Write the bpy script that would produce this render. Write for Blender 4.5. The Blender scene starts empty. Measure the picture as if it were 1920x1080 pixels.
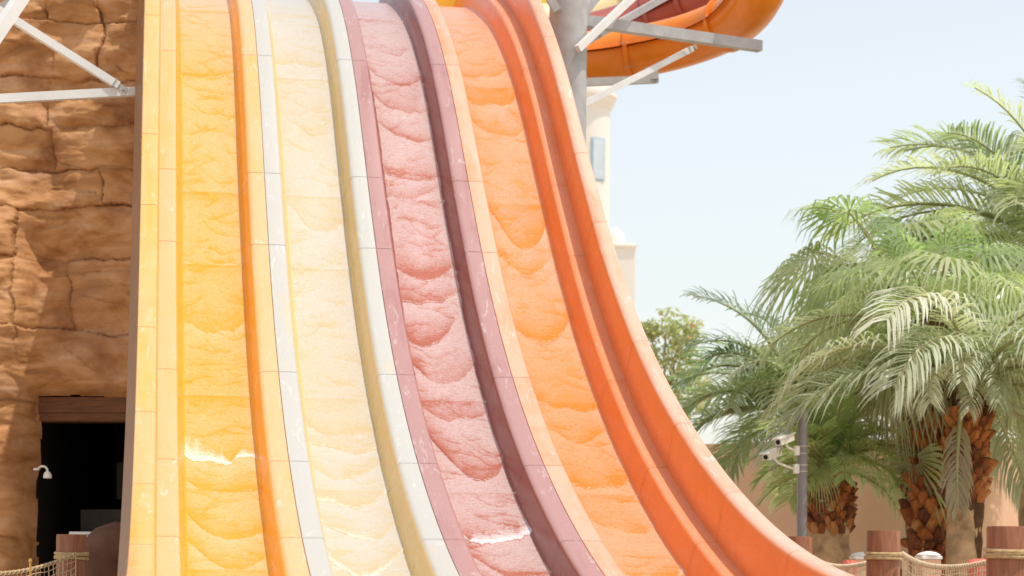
import bpy, bmesh, math, random
import numpy as np
from mathutils import Vector, Matrix

rnd = random.Random(7)
rng = np.random.default_rng(11)
S = bpy.context.scene
COL = S.collection

# ------------------------------------------------------------------ camera, sky, sun, exposure
F = 3854.0                      # focal length in pixels of the 1920 wide frame
VPX, YH = 289.3, 1043.0         # image position where the slide's own direction vanishes / eye level
CX, EYE = 0.024, 1.6
PSI = math.atan((960 - VPX) / F)
ROLL = math.radians(0.543)
cam_d = bpy.data.cameras.new('camera')
cam = bpy.data.objects.new('camera', cam_d)
COL.objects.link(cam)
cam_d.sensor_width = 36.0
cam_d.lens = F / 1920 * 36.0
cam_d.shift_y = (YH - 540) / 1920
cam_d.clip_start = 0.1
cam_d.clip_end = 3000
cam.matrix_world = (Matrix.Translation((CX, 0, EYE)) @ Matrix.Rotation(-PSI, 4, 'Z')
                    @ Matrix.Rotation(math.radians(90), 4, 'X') @ Matrix.Rotation(ROLL, 4, 'Z'))
cam_d.dof.use_dof = True
cam_d.dof.focus_distance = 17.0
cam_d.dof.aperture_fstop = 2.4
S.camera = cam

SUN = Vector((0.28, -0.17, 0.94)).normalized()
elev = math.asin(SUN.z)
world = bpy.data.worlds.new('World')
S.world = world
world.use_nodes = True
wn = world.node_tree
sky = wn.nodes.new('ShaderNodeTexSky')
sky.sky_type = 'NISHITA'
sky.sun_disc = False
sky.sun_elevation = elev
sky.sun_rotation = math.atan2(SUN.x, SUN.y)
sky.air_density = 1.5
sky.dust_density = 1.0
sky.ozone_density = 1.5
bg = wn.nodes['Background']
bg.inputs['Strength'].default_value = 0.125
hsv = wn.nodes.new('ShaderNodeHueSaturation')          # dusty, whitened desert sky
hsv.inputs['Saturation'].default_value = 0.36
wn.links.new(sky.outputs[0], hsv.inputs['Color'])
wn.links.new(hsv.outputs[0], bg.inputs[0])

sd = bpy.data.lights.new('sun', 'SUN')
sd.energy = 2.5
sd.angle = math.radians(0.5)
sd.color = (1.0, 0.95, 0.87)
so = bpy.data.objects.new('sun', sd)
COL.objects.link(so)
so.rotation_euler = (-SUN).to_track_quat('-Z', 'Y').to_euler()

S.view_settings.view_transform = 'Standard'
S.view_settings.look = 'None'
S.view_settings.exposure = 0.54
S.view_settings.gamma = 1.0
S.cycles.max_bounces = 8
S.cycles.use_denoising = True


def P(px, py, dep):
    """point that the photograph shows at (px, py) if it lies dep metres in front of the camera"""
    u, v = px - 960, py - YH
    c, s = math.cos(ROLL), math.sin(ROLL)
    u, v = u * c + v * s, -u * s + v * c
    r, z = u / F * dep, -v / F * dep
    return Vector((CX + dep * math.sin(PSI) + r * math.cos(PSI),
                   dep * math.cos(PSI) - r * math.sin(PSI), EYE + z))


def ground(px, dep):
    p = P(px, YH, dep)
    return Vector((p.x, p.y, 0))


# ------------------------------------------------------------------ material helpers
def mat(name):
    m = bpy.data.materials.new(name)
    m.use_nodes = True
    nt = m.node_tree
    return m, nt, nt.nodes['Principled BSDF']


def N(nt, kind, **kw):
    n = nt.nodes.new('ShaderNode' + kind)
    for k, v in kw.items():
        if k in n.inputs:
            n.inputs[k].default_value = v
        else:
            setattr(n, k, v)
    return n


def ramp(nt, stops, interp='LINEAR'):
    r = nt.nodes.new('ShaderNodeValToRGB')
    r.color_ramp.interpolation = interp
    e = r.color_ramp.elements
    while len(e) < len(stops):
        e.new(0.5)
    for q, (p, c) in zip(e, stops):
        q.position = p
        q.color = (c[0], c[1], c[2], 1) if not isinstance(c, (int, float)) else (c, c, c, 1)
    return r


def mixc(nt, fac, a, b, blend='MIX'):
    m = nt.nodes.new('ShaderNodeMix')
    m.data_type = 'RGBA'
    m.blend_type = blend
    for sock, val in ((m.inputs[0], fac), (m.inputs[6], a), (m.inputs[7], b)):
        if hasattr(val, 'links'):
            nt.links.new(val, sock)
        elif isinstance(val, (int, float)):
            sock.default_value = val
        else:
            sock.default_value = (val[0], val[1], val[2], 1)
    return m.outputs[2]


def mth(nt, op, a, b=0.0, clamp=False):
    m = nt.nodes.new('ShaderNodeMath')
    m.operation = op
    m.use_clamp = clamp
    for sock, val in ((m.inputs[0], a), (m.inputs[1], b)):
        if hasattr(val, 'links'):
            nt.links.new(val, sock)
        else:
            sock.default_value = val
    return m.outputs[0]


def coords(nt, scale=(1, 1, 1), obj=True):
    tc = nt.nodes.new('ShaderNodeTexCoord')
    mp = nt.nodes.new('ShaderNodeMapping')
    mp.inputs['Scale'].default_value = scale
    nt.links.new(tc.outputs['Object' if obj else 'UV'], mp.inputs[0])
    return mp.outputs[0]


def noise(nt, vec, scale, detail=4, rough=0.55, dist=0.0):
    n = N(nt, 'TexNoise', Scale=scale, Detail=detail, Roughness=rough, Distortion=dist)
    nt.links.new(vec, n.inputs['Vector'])
    return n.outputs['Fac']


def bump(nt, b, height, strength, distance):
    n = N(nt, 'Bump', Strength=strength, Distance=distance)
    nt.links.new(height, n.inputs['Height'])
    nt.links.new(n.outputs[0], b.inputs['Normal'])
    return n


def simple(name, col, rough=0.5, var=0.12, scale=6.0, metallic=0.0, bumps=0.0, bscale=40.0):
    m, nt, b = mat(name)
    v = coords(nt)
    n = noise(nt, v, scale)
    r = ramp(nt, [(0.3, [c * (1 - var) for c in col]), (0.7, [min(1, c * (1 + var)) for c in col])])
    nt.links.new(n, r.inputs[0])
    nt.links.new(r.outputs[0], b.inputs['Base Color'])
    b.inputs['Roughness'].default_value = rough
    b.inputs['Metallic'].default_value = metallic
    if bumps:
        bump(nt, b, noise(nt, v, bscale), bumps, 0.01)
    return m


# ------------------------------------------------------------------ object helpers
def tag(o, label=None, cat=None, group=None, kind=None):
    if label: o['label'] = label
    if cat: o['category'] = cat
    if group: o['group'] = group
    if kind: o['kind'] = kind
    return o


def empty(name, loc=(0, 0, 0), rz=0.0):
    o = bpy.data.objects.new(name, None)
    o.empty_display_size = 0.2
    COL.objects.link(o)
    o.location = loc
    o.rotation_euler = (0, 0, rz)
    return o


def link(name, me, parent=None):
    o = bpy.data.objects.new(name, me)
    COL.objects.link(o)
    if parent is not None:
        o.parent = parent
    return o


def mesh(name, verts, faces, m=None, smooth=False):
    me = bpy.data.meshes.new(name)
    me.from_pydata([tuple(v) for v in verts], [], faces)
    if m: me.materials.append(m)
    if smooth:
        me.polygons.foreach_set('use_smooth', [True] * len(me.polygons))
    me.update()
    return me


class MB:
    """collects simple shapes into one mesh"""
    def __init__(self):
        self.v, self.f = [], []

    def add(self, vs, fs):
        o = len(self.v)
        self.v += [Vector(q) for q in vs]
        self.f += [tuple(i + o for i in q) for q in fs]
        return self

    def box(self, lo, hi, bev=0.0):
        x0, y0, z0 = lo
        x1, y1, z1 = hi
        if bev <= 0:
            return self.add([(x0, y0, z0), (x1, y0, z0), (x1, y1, z0), (x0, y1, z0), (x0, y0, z1), (x1, y0, z1), (x1, y1, z1), (x0, y1, z1)],
                            [(3, 2, 1, 0), (4, 5, 6, 7), (0, 1, 5, 4), (1, 2, 6, 5), (2, 3, 7, 6), (3, 0, 4, 7)])
        bm = bmesh.new()
        bmesh.ops.create_cube(bm, size=1)
        for q in bm.verts:
            q.co = Vector(((x0 + x1) / 2 + q.co.x * (x1 - x0), (y0 + y1) / 2 + q.co.y * (y1 - y0), (z0 + z1) / 2 + q.co.z * (z1 - z0)))
        bmesh.ops.bevel(bm, geom=bm.edges[:], offset=bev, segments=2, affect='EDGES', profile=0.5)
        bm.verts.index_update()
        self.add([q.co.copy() for q in bm.verts], [[q.index for q in f.verts] for f in bm.faces])
        bm.free()
        return self

    def bar(self, a, b, w, h, up=(0, 0, 1)):
        """square section bar from a to b"""
        a, b = Vector(a), Vector(b)
        d = (b - a).normalized()
        s = d.cross(Vector(up)).normalized()
        t = s.cross(d)
        vs = []
        for p in (a, b):
            for i, j in ((-1, -1), (1, -1), (1, 1), (-1, 1)):
                vs.append(p + s * (i * w / 2) + t * (j * h / 2))
        return self.add(vs, [(3, 2, 1, 0), (4, 5, 6, 7), (0, 1, 5, 4), (1, 2, 6, 5), (2, 3, 7, 6), (3, 0, 4, 7)])

    def tube(self, pts, rad, n=10, cap=True):
        pts = [Vector(p) for p in pts]
        k = len(pts)
        if not hasattr(rad, '__len__'): rad = [rad] * k
        o = len(self.v)
        up = Vector((0, 0, 1))
        for i, p in enumerate(pts):
            d = (pts[min(i + 1, k - 1)] - pts[max(i - 1, 0)]).normalized()
            s = d.cross(up)
            if s.length < 0.05: s = d.cross(Vector((0, 1, 0)))
            s.normalize()
            t = s.cross(d)
            for j in range(n):
                a = 2 * math.pi * j / n
                self.v.append(p + (s * math.cos(a) + t * math.sin(a)) * rad[i])
        for i in range(k - 1):
            for j in range(n):
                self.f.append((o + i * n + j, o + i * n + (j + 1) % n, o + (i + 1) * n + (j + 1) % n, o + (i + 1) * n + j))
        if cap:
            self.f.append(tuple(o + j for j in reversed(range(n))))
            self.f.append(tuple(o + (k - 1) * n + j for j in range(n)))
        return self

    def lathe(self, prof, n=24, center=(0, 0, 0), cap=True):
        o = len(self.v)
        c = Vector(center)
        for r, z in prof:
            for j in range(n):
                a = 2 * math.pi * j / n
                self.v.append(c + Vector((r * math.cos(a), r * math.sin(a), z)))
        for i in range(len(prof) - 1):
            for j in range(n):
                self.f.append((o + i * n + j, o + i * n + (j + 1) % n, o + (i + 1) * n + (j + 1) % n, o + (i + 1) * n + j))
        if cap:
            self.f.append(tuple(o + j for j in reversed(range(n))))
            self.f.append(tuple(o + (len(prof) - 1) * n + j for j in range(n)))
        return self

    def build(self, name, m, parent=None, smooth=False):
        me = mesh(name, self.v, self.f, m, smooth)
        if smooth:
            me.set_sharp_from_angle(angle=math.radians(40))
        return link(name, me, parent)


def vnoise(x, y, seed=0):
    """smooth value noise on arrays"""
    xi, yi = np.floor(x).astype(int), np.floor(y).astype(int)
    xf, yf = x - xi, y - yi
    xf, yf = xf * xf * (3 - 2 * xf), yf * yf * (3 - 2 * yf)

    def h(a, b):
        n = (a * 374761393 + b * 668265263 + seed * 982451653) & 0x7fffffff
        n = ((n ^ (n >> 13)) * 1274126177) & 0x7fffffff
        n = ((n ^ (n >> 16)) * 1103515245) & 0x7fffffff
        return ((n >> 8) & 0xffff) / 65535.0
    return (h(xi, yi) * (1 - xf) + h(xi + 1, yi) * xf) * (1 - yf) + (h(xi, yi + 1) * (1 - xf) + h(xi + 1, yi + 1) * xf) * yf


def fbm(x, y, seed=0, octs=4, gain=0.5):
    t, a, tot = 0, 1.0, 0
    for o in range(octs):
        t = t + a * vnoise(x * 2 ** o, y * 2 ** o, seed + o * 17)
        tot += a
        a *= gain
    return t / tot


# ================================================================== GROUND
m, nt, b = mat('pale_paving')
v = coords(nt)
r = ramp(nt, [(0.3, (0.50, 0.38, 0.26)), (0.7, (0.60, 0.47, 0.34))])
nt.links.new(noise(nt, v, 0.6, 6), r.inputs[0])
nt.links.new(r.outputs[0], b.inputs['Base Color'])
b.inputs['Roughness'].default_value = 0.85
M_GROUND = m
g = link('ground', mesh('ground', [(-900, -600, 0), (900, -600, 0), (900, 1500, 0), (-900, 1500, 0)], [(0, 1, 2, 3)], M_GROUND))
tag(g, kind='structure')

# ================================================================== WATER SLIDE
NK = 9
SL = 16.0
TH = [0.3953, 0.6195, 0.7787, 0.7327, 0.5874, 0.4373, 0.3166, 0.1466, 0.0]
S_MIN, S_MAX = -3.0, 19.0
SS = np.linspace(S_MIN, S_MAX, 2201)
th = np.interp(SS, [-3.0, -2.0, -1.0] + list(np.linspace(0, SL, NK)) + [19.0], [0.0, 0.24, 0.35] + TH + [0.0])
kk = np.ones(81) / 81
th = np.convolve(np.pad(th, 40, mode='edge'), kk, 'valid')
dS = SS[1] - SS[0]
yy = -np.concatenate([[0], np.cumsum((np.cos(th[1:]) + np.cos(th[:-1])) / 2 * dS)])
zz = -np.concatenate([[0], np.cumsum((np.sin(th[1:]) + np.sin(th[:-1])) / 2 * dS)])
yy += 24.0887 - np.interp(0, SS, yy)
zz += 6.3348 + EYE - np.interp(0, SS, zz)


def slide_pt(s, X, h):
    t = np.interp(s, SS, th)
    return np.stack([np.broadcast_to(X, np.shape(t + X * 0)), np.interp(s, SS, yy) - h * np.sin(t), np.interp(s, SS, zz) + h * np.cos(t)], -1)


HD, HR = 0.258, 0.64
BL, BR, WT, SP, FL = 0.2486, 0.8297, 0.877, 1.0395, 0.198


def rounded(poly, rad, n=4):
    """polyline with rounded corners: points are (x, h, radius or None)"""
    out = []
    for i, p in enumerate(poly):
        r_ = p[2] if len(p) > 2 else rad
        if i in (0, len(poly) - 1) or r_ == 0:
            out.append((p[0], p[1]))
            continue
        a, c, b_ = Vector(poly[i - 1][:2]), Vector(p[:2]), Vector(poly[i + 1][:2])
        d1, d2 = (a - c), (b_ - c)
        k = min(r_, d1.length * 0.45, d2.length * 0.45)
        p1, p2 = c + d1.normalized() * k, c + d2.normalized() * k
        for q in range(n + 1):
            t = q / n
            w = p1 * (1 - t) ** 2 + c * 2 * t * (1 - t) + p2 * t * t
            out.append((w.x, w.y))
    return out


JOINTS = [-2.95, -1.5, 0.35, 2.548, 4.828, 6.058, 8.309, 10.055, 11.683, 13.35, 15.1, 16.9, 18.9]


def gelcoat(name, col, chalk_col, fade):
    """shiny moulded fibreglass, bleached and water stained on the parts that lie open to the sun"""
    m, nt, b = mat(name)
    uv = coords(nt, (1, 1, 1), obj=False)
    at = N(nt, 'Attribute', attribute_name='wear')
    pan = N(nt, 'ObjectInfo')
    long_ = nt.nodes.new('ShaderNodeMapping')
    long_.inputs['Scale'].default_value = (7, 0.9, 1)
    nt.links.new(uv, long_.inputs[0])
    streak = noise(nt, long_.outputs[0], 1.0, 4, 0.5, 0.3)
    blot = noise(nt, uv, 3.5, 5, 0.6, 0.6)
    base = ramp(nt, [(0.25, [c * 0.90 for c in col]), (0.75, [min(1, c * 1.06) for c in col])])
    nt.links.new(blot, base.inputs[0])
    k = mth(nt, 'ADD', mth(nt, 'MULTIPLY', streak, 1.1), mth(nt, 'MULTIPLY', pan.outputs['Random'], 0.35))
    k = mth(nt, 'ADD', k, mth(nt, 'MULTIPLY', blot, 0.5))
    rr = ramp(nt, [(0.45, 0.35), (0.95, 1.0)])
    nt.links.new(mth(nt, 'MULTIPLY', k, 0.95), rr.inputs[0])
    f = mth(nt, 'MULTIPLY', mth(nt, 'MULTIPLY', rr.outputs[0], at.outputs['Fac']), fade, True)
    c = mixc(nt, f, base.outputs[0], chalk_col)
    # thin white scale runs
    spl = N(nt, 'TexNoise', Scale=1.0, Detail=7, Roughness=0.7, Distortion=1.2)
    mp2 = nt.nodes.new('ShaderNodeMapping')
    mp2.inputs['Scale'].default_value = (13, 2.6, 1)
    nt.links.new(uv, mp2.inputs[0])
    nt.links.new(mp2.outputs[0], spl.inputs['Vector'])
    r2 = ramp(nt, [(0.58, 0.0), (0.70, 0.48)])
    nt.links.new(spl.outputs['Fac'], r2.inputs[0])
    c = mixc(nt, mth(nt, 'MULTIPLY', r2.outputs[0], at.outputs['Fac']), c, (0.78, 0.76, 0.74))
    nt.links.new(c, b.inputs['Base Color'])
    b.inputs['IOR'].default_value = 1.48
    rg = ramp(nt, [(0.3, 0.24), (0.8, 0.36)])
    nt.links.new(streak, rg.inputs[0])
    nt.links.new(rg.outputs[0], b.inputs['Roughness'])
    bump(nt, b, noise(nt, uv, 9.0, 3), 0.05, 0.02)
    return m


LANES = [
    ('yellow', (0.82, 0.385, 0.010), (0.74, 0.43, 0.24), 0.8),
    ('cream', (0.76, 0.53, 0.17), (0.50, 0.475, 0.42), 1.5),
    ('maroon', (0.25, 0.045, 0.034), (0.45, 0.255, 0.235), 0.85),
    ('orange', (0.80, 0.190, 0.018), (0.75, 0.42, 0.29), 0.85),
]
GEL = [gelcoat(n + '_gelcoat', c, k, f) for n, c, k, f in LANES]

slide = empty('water_slide', (2.0, 17.0, 0))
tag(slide, 'tall four lane water slide in yellow, cream, maroon and orange sweeping down', 'water slide')
SLO = np.array([2.0, 17.0, 0])


def strip(name, prof, s0, s1, m, wear, parent, label=None, gap=0.003, inward=False):
    """one moulded panel: profile (X, h) swept along the slide between two joints, ends turned down"""
    prof = np.array(prof)
    n = max(6, int((s1 - s0) / 0.09))
    sv = np.linspace(s0 + gap, s1 - gap, n)
    sv = np.concatenate([[sv[0]], [sv[0] + 0.006], sv[1:-1], [sv[-1] - 0.006], [sv[-1]]])
    drop = np.zeros(len(sv))
    k = len(prof)
    vs = []
    # outward normals of the section, to turn the ends inwards along it
    tang = np.gradient(prof, axis=0)
    nrm = np.stack([-tang[:, 1], tang[:, 0]], 1)
    nrm /= np.maximum(np.linalg.norm(nrm, axis=1, keepdims=True), 1e-6)
    for i, s in enumerate(sv):
        q = prof - nrm * drop[i]
        vs.append(slide_pt(np.full(k, s), q[:, 0], q[:, 1]))
    faces = [(i * k + j, i * k + j + 1, (i + 1) * k + j + 1, (i + 1) * k + j) for i in range(len(sv) - 1) for j in range(k - 1)]
    # flange tongue that passes under the next panel
    for s in (s1 - 0.03, s1 + 0.03):
        q = prof - nrm * (-0.006 if inward else 0.006)
        vs.append(slide_pt(np.full(k, s), q[:, 0], q[:, 1]))
    faces += [(len(sv) * k + j, len(sv) * k + j + 1, (len(sv) + 1) * k + j + 1, (len(sv) + 1) * k + j) for j in range(k - 1)]
    sv = np.concatenate([sv, [s1 - 0.03, s1 + 0.03]])
    V = np.concatenate(vs) - SLO
    me = mesh(name, V, faces, m, True)
    a = me.attributes.new('wear', 'FLOAT', 'POINT')
    a.data.foreach_set('value', np.tile(np.array(wear, dtype=np.float32), len(sv)))
    uvl = me.uv_layers.new(name='UVMap')
    su = np.repeat(sv, k)
    arc = np.concatenate([[0], np.cumsum(np.linalg.norm(np.diff(prof, axis=0), axis=1))]) + prof[0, 0]
    au = np.tile(arc, len(sv))
    li = np.empty(len(me.loops), dtype=np.int32)
    me.loops.foreach_get('vertex_index', li)
    uvl.data.foreach_set('uv', np.stack([au[li], su[li]], 1).ravel())
    o = link(name, me, parent)
    if label: o['label'] = label
    return o


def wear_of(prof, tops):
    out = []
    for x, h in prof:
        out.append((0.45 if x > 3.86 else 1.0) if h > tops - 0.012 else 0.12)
    return out


for k, (cn, *_r) in enumerate(LANES):
    left = [(SP - 1 + 0.002, HD - 0.05, 0), (SP - 1 + 0.002, HD, 0.006), (FL, HD, 0.03), (BL, 0.0, 0.05)] if k else [(0.036, HD, 0), (FL, HD, 0.03), (BL, 0.0, 0.05)]
    if k < 3:
        right = [(BR, 0.0, 0.05), (WT, HD, 0.045), (SP - 0.002, HD, 0.006), (SP - 0.002, HD - 0.05, 0)]
    else:
        right = [(BR, 0.0, 0.05), (WT, HD, 0.045), (4.030, HD, 0)]
        right = [(x + (0 if x < 2 else -3), h, r_) for x, h, r_ in right]
    prof = [(x + k, h) for x, h in rounded(left + right, 0.03)]
    # (k is added once; the orange lane's outer bench runs to the foot of the high rim)
    for i in range(len(JOINTS) - 1):
        strip('lane_panel', prof, JOINTS[i], JOINTS[i + 1], GEL[k], wear_of(prof, HD), slide, 'moulded %s lane panel' % cn)
# high outer rims
rimL = rounded([(-0.130, HR - 0.012, 0), (-0.125, HR, 0.006), (0.028, HR, 0.03), (0.040, HD - 0.03, 0)], 0.02)
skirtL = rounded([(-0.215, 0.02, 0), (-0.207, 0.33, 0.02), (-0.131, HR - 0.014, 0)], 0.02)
M_SKIRT = simple('shade_brown_gelcoat', (0.26, 0.115, 0.042), 0.45, 0.12, 3.0)  # shade on the outer side, set as a brown base colour
rimR = rounded([(4.026, HD - 0.03, 0), (4.050, HR, 0.06), (4.187, HR, 0.02), (4.235, 0.50, 0.02), (4.245, 0.02, 0)], 0.02)
for i in range(len(JOINTS) - 1):
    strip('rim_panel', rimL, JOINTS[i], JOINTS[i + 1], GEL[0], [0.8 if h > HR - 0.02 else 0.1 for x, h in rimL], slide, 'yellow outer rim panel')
    strip('side_skirt', skirtL, JOINTS[i], JOINTS[i + 1], M_SKIRT, [0.0] * len(skirtL), slide, 'outer side skirt, browned to look shaded')
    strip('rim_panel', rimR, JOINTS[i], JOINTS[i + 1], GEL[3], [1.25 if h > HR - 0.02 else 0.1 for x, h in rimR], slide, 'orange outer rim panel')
M_STEEL = simple('galvanised_steel', (0.42, 0.41, 0.40), 0.5, 0.15, 5.0, 0.0, 0.1)
M_WHITE_STEEL = simple('white_painted_steel', (0.74, 0.73, 0.70), 0.45, 0.06, 4.0)
# steel legs and cross beams that carry the lanes from beneath
for s in (2.5, 6.0, 10.0, 14.0):
    c = slide_pt(np.array([s]), np.array([2.0]), np.array([-0.25]))[0] - SLO
    MB().bar((-2.1, c[1], c[2]), (2.1, c[1], c[2]), 0.16, 0.2).build('cross_beam', M_STEEL, slide)
    for x in (-1.6, 1.6):
        if c[2] > 0.4:
            MB().tube([(x, c[1], 0), (x, c[1], c[2] - 0.1)], 0.11, 14).build('support_leg', M_STEEL, slide, True)

# ------------------------------------------------------------------ running water, one sheet for each lane
def water_mat(name, deep, pale, foamc):
    m, nt, b = mat(name)
    uv = coords(nt, (1, 1, 1), obj=False)
    fo = N(nt, 'Attribute', attribute_name='foam').outputs['Fac']
    ae = N(nt, 'Attribute', attribute_name='air_sheen').outputs['Fac']  # aeration, together with the sky's sheen put into the colour
    mp = nt.nodes.new('ShaderNodeMapping')
    mp.inputs['Scale'].default_value = (30, 44, 1)
    nt.links.new(uv, mp.inputs[0])
    n1 = noise(nt, mp.outputs[0], 1.0, 6, 0.68, 0.9)
    n2 = noise(nt, uv, 75.0, 5, 0.75)
    a = mth(nt, 'ADD', ae, mth(nt, 'MULTIPLY', mth(nt, 'SUBTRACT', n1, 0.5), 1.5))
    a = mth(nt, 'ADD', a, mth(nt, 'MULTIPLY', mth(nt, 'SUBTRACT', n2, 0.5), 1.5), True)
    mp3 = nt.nodes.new('ShaderNodeMapping')
    mp3.inputs['Scale'].default_value = (11, 24, 1)
    nt.links.new(uv, mp3.inputs[0])
    n3 = noise(nt, mp3.outputs[0], 1.0, 5, 0.6, 1.6)
    ridge = mth(nt, 'ABSOLUTE', mth(nt, 'SUBTRACT', n3, 0.5))
    rl = ramp(nt, [(0.0, 1.0), (0.028, 0.0)])
    nt.links.new(ridge, rl.inputs[0])
    a = mth(nt, 'SUBTRACT', a, mth(nt, 'MULTIPLY', rl.outputs[0], 0.55), True)
    c = mixc(nt, a, deep, pale)
    f = mth(nt, 'ADD', mth(nt, 'MULTIPLY', fo, mth(nt, 'ADD', 0.55, mth(nt, 'MULTIPLY', n3, 0.8))), mth(nt, 'MULTIPLY', mth(nt, 'SUBTRACT', mth(nt, 'ADD', mth(nt, 'MULTIPLY', n1, 0.6), mth(nt, 'MULTIPLY', n2, 0.4)), 0.5), 1.3))
    r = ramp(nt, [(0.42, 0.0), (0.85, 0.8)])
    nt.links.new(f, r.inputs[0])
    c = mixc(nt, r.outputs[0], c, foamc)
    nt.links.new(c, b.inputs['Base Color'])
    b.inputs['IOR'].default_value = 1.34
    b.inputs['Roughness'].default_value = 0.05
    # short steep ripples
    mp2 = nt.nodes.new('ShaderNodeMapping')
    mp2.inputs['Scale'].default_value = (38, 60, 1)
    nt.links.new(uv, mp2.inputs[0])
    h = mth(nt, 'ADD', noise(nt, mp2.outputs[0], 1.0, 5, 0.65, 1.0), mth(nt, 'MULTIPLY', n2, 0.45))
    bump(nt, b, h, 0.5, 0.010)
    return m


WMAT = [
    water_mat('water_over_yellow', (0.76, 0.315, 0.010), (0.74, 0.48, 0.25), (0.82, 0.78, 0.72)),
    water_mat('water_over_cream', (0.56, 0.43, 0.24), (0.57, 0.52, 0.45), (0.80, 0.79, 0.76)),
    water_mat('water_over_maroon', (0.40, 0.105, 0.056), (0.56, 0.395, 0.36), (0.82, 0.78, 0.77)),
    water_mat('water_over_orange', (0.76, 0.205, 0.012), (0.74, 0.36, 0.20), (0.82, 0.75, 0.70)),
]
# fronts of the roll waves in each lane: place along the lane, bulge, sideways lean, height, foam, reach upstream
FRONTS = [
    [(2.6, .10, .0, .010, 0, .5), (7.2, .3, -.1, .010, 0, 1.2), (9.55, .14, .12, .034, 1, .8), (10.1, .22, .18, .018, 0, .5), (11.0, .40, .32, .020, 0, .8),
     (11.55, .38, .15, .016, 0, .6), (12.35, .5, .3, .014, 0, .7), (13.4, .3, .2, .02, .3, .8), (14.6, .3, 0, .02, .5, .8)],
    [(2.2, .1, 0, .016, .25, .5), (5.4, .25, .2, .010, 0, 1.0), (8.9, .15, .1, .020, .35, .7), (9.35, .2, -.1, .022, .55, .5), (9.8, .25, .15, .020, .5, .5),
     (10.35, .3, -.1, .024, .7, .6), (11.0, .35, .2, .022, .7, .7), (11.7, .4, -.15, .022, .8, .7), (12.6, .4, .2, .02, .7, .8), (13.6, .4, 0, .02, .7, .8)],
    [(1.7, .22, .02, .008, 0, .4), (2.55, .32, .06, .020, 0, .6), (3.25, .36, .12, .020, 0, .6), (3.75, .28, .10, .018, 0, .4), (4.5, .2, .2, .012, 0, .5),
     (4.75, .12, 0, .012, .2, .4), (6.15, .2, .1, .016, 0, .9), (6.55, .18, -.42, .030, .55, .5), (7.2, .36, -.2, .026, 0, .7), (7.95, .36, .2, .026, 0, .7),
     (8.6, .25, -.2, .012, 0, .4), (9.75, .62, -.12, .030, 0, 1.0), (11.15, .16, .06, .038, 1.0, .7), (11.75, .36, .42, .018, 0, .5), (12.6, .4, .2, .02, .2, .7), (13.7, .4, .2, .02, .4, .8)],
    [(2.3, .22, .06, .010, 0, .5), (3.0, .32, .06, .016, 0, .7), (3.6, .34, .2, .012, 0, .5), (5.55, .55, .05, .024, .15, .8), (6.05, .45, .15, .014, 0, .5),
     (7.1, .36, .05, .022, .25, .7), (8.45, .26, -.02, .026, .45, .9), (9.0, .3, .0, .012, 0, .5), (10.05, .20, .10, .026, .5, .9), (10.75, .24, .14, .024, .5, .7),
     (11.9, .26, .12, .026, .75, .9), (12.3, .3, .1, .018, .2, .5), (13.2, .4, .1, .02, .3, .8), (14.2, .4, .1, .02, .3, .8)],
]
W_AIR_SHEEN = [0.52, 0.68, 0.86, 0.70]
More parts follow.
